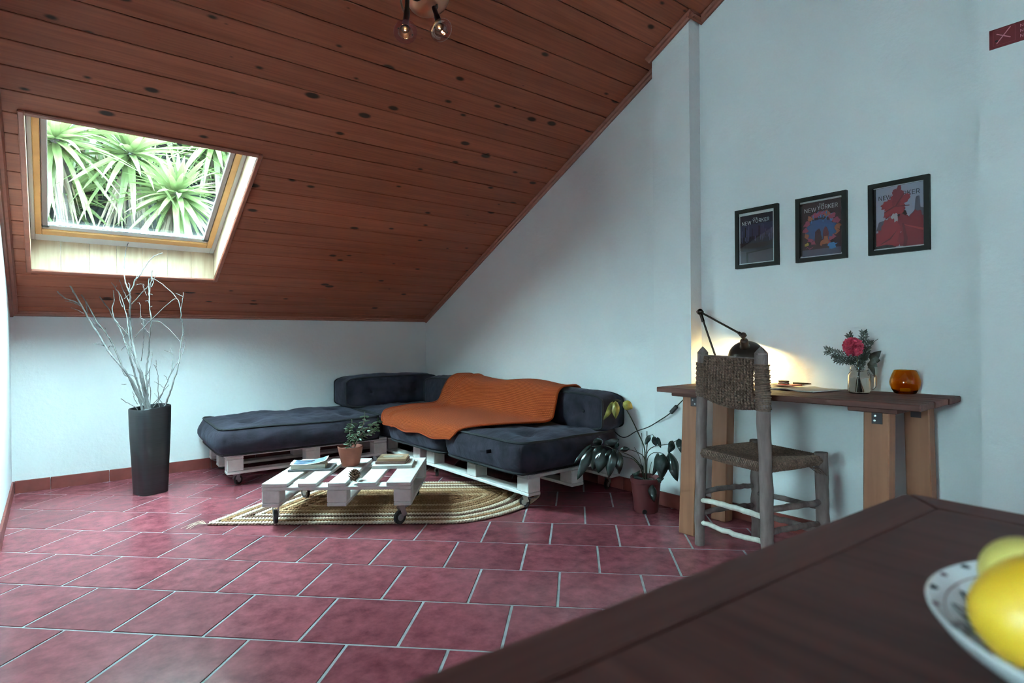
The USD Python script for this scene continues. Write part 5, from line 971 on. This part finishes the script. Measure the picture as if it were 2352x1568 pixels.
for k, (j0, j1, ctr, tilt) in enumerate([((936, -8), (934, 36), (931, 72), (-.25, -.62, -.72)), ((997, 18), (1006, 46), (1012, 68), (.05, -.66, -.74))]):
    a, b, c = atd(*j0, DL-.10), atd(*j1, DL-.15), atd(*ctr, DL-.20); d = np.array(tilt)/np.linalg.norm(tilt); B = basis(d, [1, 0, 0])
    hub = rose + cn*.026 + np.array([-.05 if k == 0 else .035, 0, 0]); arm = smooth_line([hub, (hub+a)/2 + cn*.015, a], 12)
    p = cl.add('spot_arm', join(tube(arm, .006, 8)), BLACK)
    sp = cl.add('spot_stem', tube(smooth_line([a, a*.5+b*.5, b, b*.45 + (c - d*.03)*.55, c - d*.018], 16), np.interp(np.linspace(0, 1, 16), [0, .3, .5, .7, 1], [.010, .010, .014, .013, .016]), 12), BLACK)
    cl.add('glass_ring', xf(lathe([(.0285, -.004), (.030, .001), (.046, .004), (.0495, .003), (.0495, .006), (.046, .0075), (.030, .0045), (.0275, -.001), (.0285, -.004)], 40), B, c), THINGLASS, parent=sp, smooth=60)
    cl.add('reflector', xf(lathe([(.010, -.030), (.018, -.022), (.025, -.008), (.0275, .0), (.0265, .001), (.024, -.007), (.016, -.021), (.009, -.027)], 28), B, c), THINGLASS, parent=sp, smooth=60)
    cl.add('bulb_capsule', xf(lathe([(0, .001), (.004, 0), (.0052, -.004), (.0052, -.022), (0, -.024)], 14), B, c - d*.004), THINGLASS, parent=sp)
    cl.add('filament', tube(np.array([c - d*.012 + B[:, 0]*x_ for x_ in (-.003, .003)]), .0011, 6), HALO, parent=sp)
    for q in (-1, 1): cl.add('ring_clip', blob(c + B[:, 0]*q*.031 + d*.004, .0035, 1), BLACK, parent=sp)
arc = [rose + cn*.03 + np.array([-.07 + .0*q, 0, 0]) + (atd(918, 4, DL-.08) - rose)*0 for q in (0,)]
cl.add('chrome_arc', tube(smooth_line([rose + cn*.028 + np.array([-.06, 0, 0]), atd(921, -20, DL-.09), atd(922, 8, DL-.11), atd(926, 22, DL-.13), atd(932, 34, DL-.145)], 20), .0045, 8), STEEL)

# ------------------------------------------------------------------ dining table in the foreground, bowl and lemons
MAHOG = noisy('dark_mahogany', (.040, .012, .011), (.085, .028, .024), (2.2, 34, 34), 5, .55, spec=.22, bump=.18, bdist=.001, vary=.05, bscale=(6, 190, 190))
MAHOGX = noisy('dark_mahogany_border', (.040, .012, .011), (.085, .028, .024), (34, 2.2, 34), 5, .55, spec=.22, bump=.18, bdist=.001, vary=.05, bscale=(190, 6, 190))
TZ = .72; tc = np.array([1.056, .326]); ta = PI - .058
tl_ = Thing('dining_table', 'dark brown wooden dining table filling the lower right foreground', 'table', (*tc, 0), ta)   # local x runs to the left along the far edge, local y towards the camera side
ex = np.array([math.cos(ta), math.sin(ta)]); LT, WT, BW = 1.19, .80, .062
def tloc(poly, z0, z1):   # local polygon with y pointing to the camera side
    v, f = prism(poly, z0, z1); return np.c_[v[:, :2], v[:, 2]], f
outer = sbox(0, 0, LT, WT).buffer(-.02).buffer(.02, resolution=8)
inner = sbox(BW, BW, LT-BW, WT-BW)
def edge_round(poly, z1, t, r=.004):
    ms = [prism(poly, z1-t, z1-r)]; return join(*ms, prism(poly.buffer(-r*.35), z1-r, z1-r*.3), prism(poly.buffer(-r), z1-r*.3, z1))
cut = lambda pl: outer.intersection(pl)
for nm, pg, mt in [('border_board', cut(Polygon([(-1, -1), (-1+BW+1, BW), (LT-BW, BW), (LT+1, -1)])), MAHOG), ('border_board', cut(Polygon([(-1, -1), (BW, BW), (BW, WT-BW), (-1, WT+1)])), MAHOGX), ('border_board', cut(Polygon([(LT+1, -1), (LT-BW, BW), (LT-BW, WT-BW), (LT+1, WT+1)])), MAHOGX), ('border_board', cut(Polygon([(-1, WT+1), (BW, WT-BW), (LT-BW, WT-BW), (LT+1, WT+1)])), MAHOG)]:
    tl_.add(nm, edge_round(pg.buffer(-.0004), TZ, .026, .003), mt, world=False, smooth=False)
tl_.add('panel', edge_round(inner.buffer(-.0012), TZ-.0004, .024, .002), MAHOGX, world=False, smooth=False)
for a, b, c_, d in ((.06, LT-.06, .05, .07), (.06, LT-.06, WT-.07, WT-.05), (.05, .07, .06, WT-.06), (LT-.07, LT-.05, .06, WT-.06)): tl_.add('apron', span(a, b, c_, d, TZ-.115, TZ-.026, .002), MAHOG, world=False, smooth=False)
for a in (.075, LT-.075):
    for b in (.075, WT-.075): tl_.add('leg', span(a-.03, a+.03, b-.03, b+.03, 0, TZ-.026, .004), MAHOG, world=False, smooth=False)
# bowl
GLAZE = noisy('white_glaze', (.58, .56, .60), (.68, .67, .70), (20, 20, 20), 3, .18); BINK = plain('black_glaze', (.018, .020, .028), .2); RINK = plain('maroon_glaze', (.10, .022, .045), .2); THINL = plain('mauve_glaze', (.28, .17, .19), .25)
BC = np.array([.540, .0085, TZ]); RB = .140
bw_ = Thing('patterned_bowl', 'white ceramic bowl with black hand painted pattern on the dining table', 'bowl', BC)
inn_prof = [(0, .012), (.03, .0125), (.06, .017), (.09, .027), (.115, .040), (.128, .0495), (.132, .0525)]
bw_.add('body', lathe([(0, .004), (.045, .003), (.050, 0), (.056, .0), (.058, .005), (.085, .015), (.112, .032), (.132, .047), (.1395, .0565), (.1402, .0590), (.1385, .0600), (.134, .0565)] + inn_prof[::-1], 96, BC), GLAZE, smooth=60)
def bz(r): return np.interp(r, [q[0] for q in inn_prof] + [.1345, .1385], [q[1] for q in inn_prof] + [.0568, .0602])
def ribbon(pts, w):   # pts: (angle, radius) run painted on the inside of the bowl
    pts = np.array(pts); p = []
    for a, r in pts: p.append([r*math.cos(a), r*math.sin(a), bz(r)])
    p = np.array(p); t = np.gradient(p, axis=0); t /= np.linalg.norm(t, axis=1, keepdims=True)+1e-9
    nr = np.array([[-math.cos(a)*.5, -math.sin(a)*.5, .86] for a, r in pts]); sd = np.cross(t, nr); sd /= np.linalg.norm(sd, axis=1, keepdims=True)
    w = np.broadcast_to(w, (len(p),))[:, None]; P = np.stack([p - sd*w/2 + nr*.0020, p + nr*.0022, p + sd*w/2 + nr*.0020], 1); return xf(grid(P), None, BC)
def disc(a, r, rad, sq=1.0):
    c_ = np.array([r*math.cos(a), r*math.sin(a), bz(r)]); n_ = np.array([-math.cos(a)*.55, -math.sin(a)*.55, .83]); n_ = n_ if r < .133 else np.array([-math.cos(a)*.1, -math.sin(a)*.1, 1.0]); return xf(lathe([(0, .0010), (rad*.6, .0010), (rad, .0002)], 14), basis(n_, [math.cos(a), math.sin(a), 0]), BC + c_, None)
NP = 26
for k in range(NP):
    a0 = k*2*PI/NP + .06
    bw_.add('rim_dot', disc(a0, .1362, .0042 if k % 2 else .0034), BINK if k % 2 else RINK, smooth=False)
    da = 2*PI/NP; zz_ = [(a0, .1255), (a0 + da*.2, .119), (a0 + da*.42, .110), (a0+da*.5, .108), (a0+da*.58, .110), (a0+da*.8, .119), (a0+da, .1255)]
    bw_.add('painted_wave', ribbon(smooth_line(np.array(zz_), 13), np.array([.002, .003, .004, .0052, .0066, .0074, .0076, .0074, .0066, .0052, .004, .003, .002])), BINK, smooth=False)
    bw_.add('painted_dot', disc(a0 + da*.0+da*.0, .117 if False else .1175, .0032), BINK, smooth=False)
    bw_.add('painted_leaf', ribbon([(a0+da*.1, .072), (a0+da*.2, .080), (a0+da*.34, .088), (a0+da*.5, .097)], np.array([.0008, .0062, .0066, .0006])), BINK, smooth=False)
for r in (.1295, .1025, .070): bw_.add('painted_line', ribbon([(a, r) for a in np.linspace(0, 2*PI, 90)], .0013), THINL, smooth=False)
bw_.add('painted_centre', xf(lathe([(0, .0130), (.03, .0135), (.052, .0166)], 40), None, BC), BINK)
# lemons
LEMON = noisy('lemon_skin', (.72, .36, .015), (.80, .47, .035), (12, 12, 12), 3, .42, bump=.25, bdist=.001, bscale=(420, 420, 420), subsurface_weight=.15, subsurface_scale=.01, subsurface_radius=(1, .6, .2))
LEMON2 = noisy('pale_lemon_skin', (.62, .47, .11), (.74, .60, .20), (9, 9, 9), 3, .42, bump=.25, bdist=.001, bscale=(420, 420, 420))
def lemon(label, c, ax, r, l, mt, part=True):
    t = Thing('lemon', label, 'lemon', c); ax = np.array(ax, float); B = basis(ax)
    pr = [(max(0, r*math.sin(PI*u)**.72), l*(-math.cos(PI*u)) ) for u in np.linspace(0, 1, 26)]; pr = [(q if .06 < i/25 < .94 else q*.8, z*(1.0 + (.03 if i in (0, 25) else 0))) for i, (q, z) in enumerate(pr)]
    t.add('fruit', xf(lathe(pr, 32), B, c), mt, smooth=True); t.add('stem_end', xf(lathe([(0, .002), (.003, .0015), (.0045, -.001)], 10), B, c + ax/np.linalg.norm(ax)*l*1.02), plain('lemon_stem_' + str(len(USED)), (.20, .14, .05), .8)); return t
lemon('bright deep yellow lemon in front in the patterned bowl', atd(2388, 1404, .335), (.5, -.4, .35), .0295, .034, LEMON)
lemon('pale yellow lemon behind the deep yellow one in the patterned bowl', atd(2352, 1322, .372), (.8, .3, -.45), .0235, .028, LEMON2)
lemon('lemon at the bottom of the patterned bowl under the two visible ones', BC + [.035, -.012, .046], (1, .2, .1), .031, .036, LEMON)
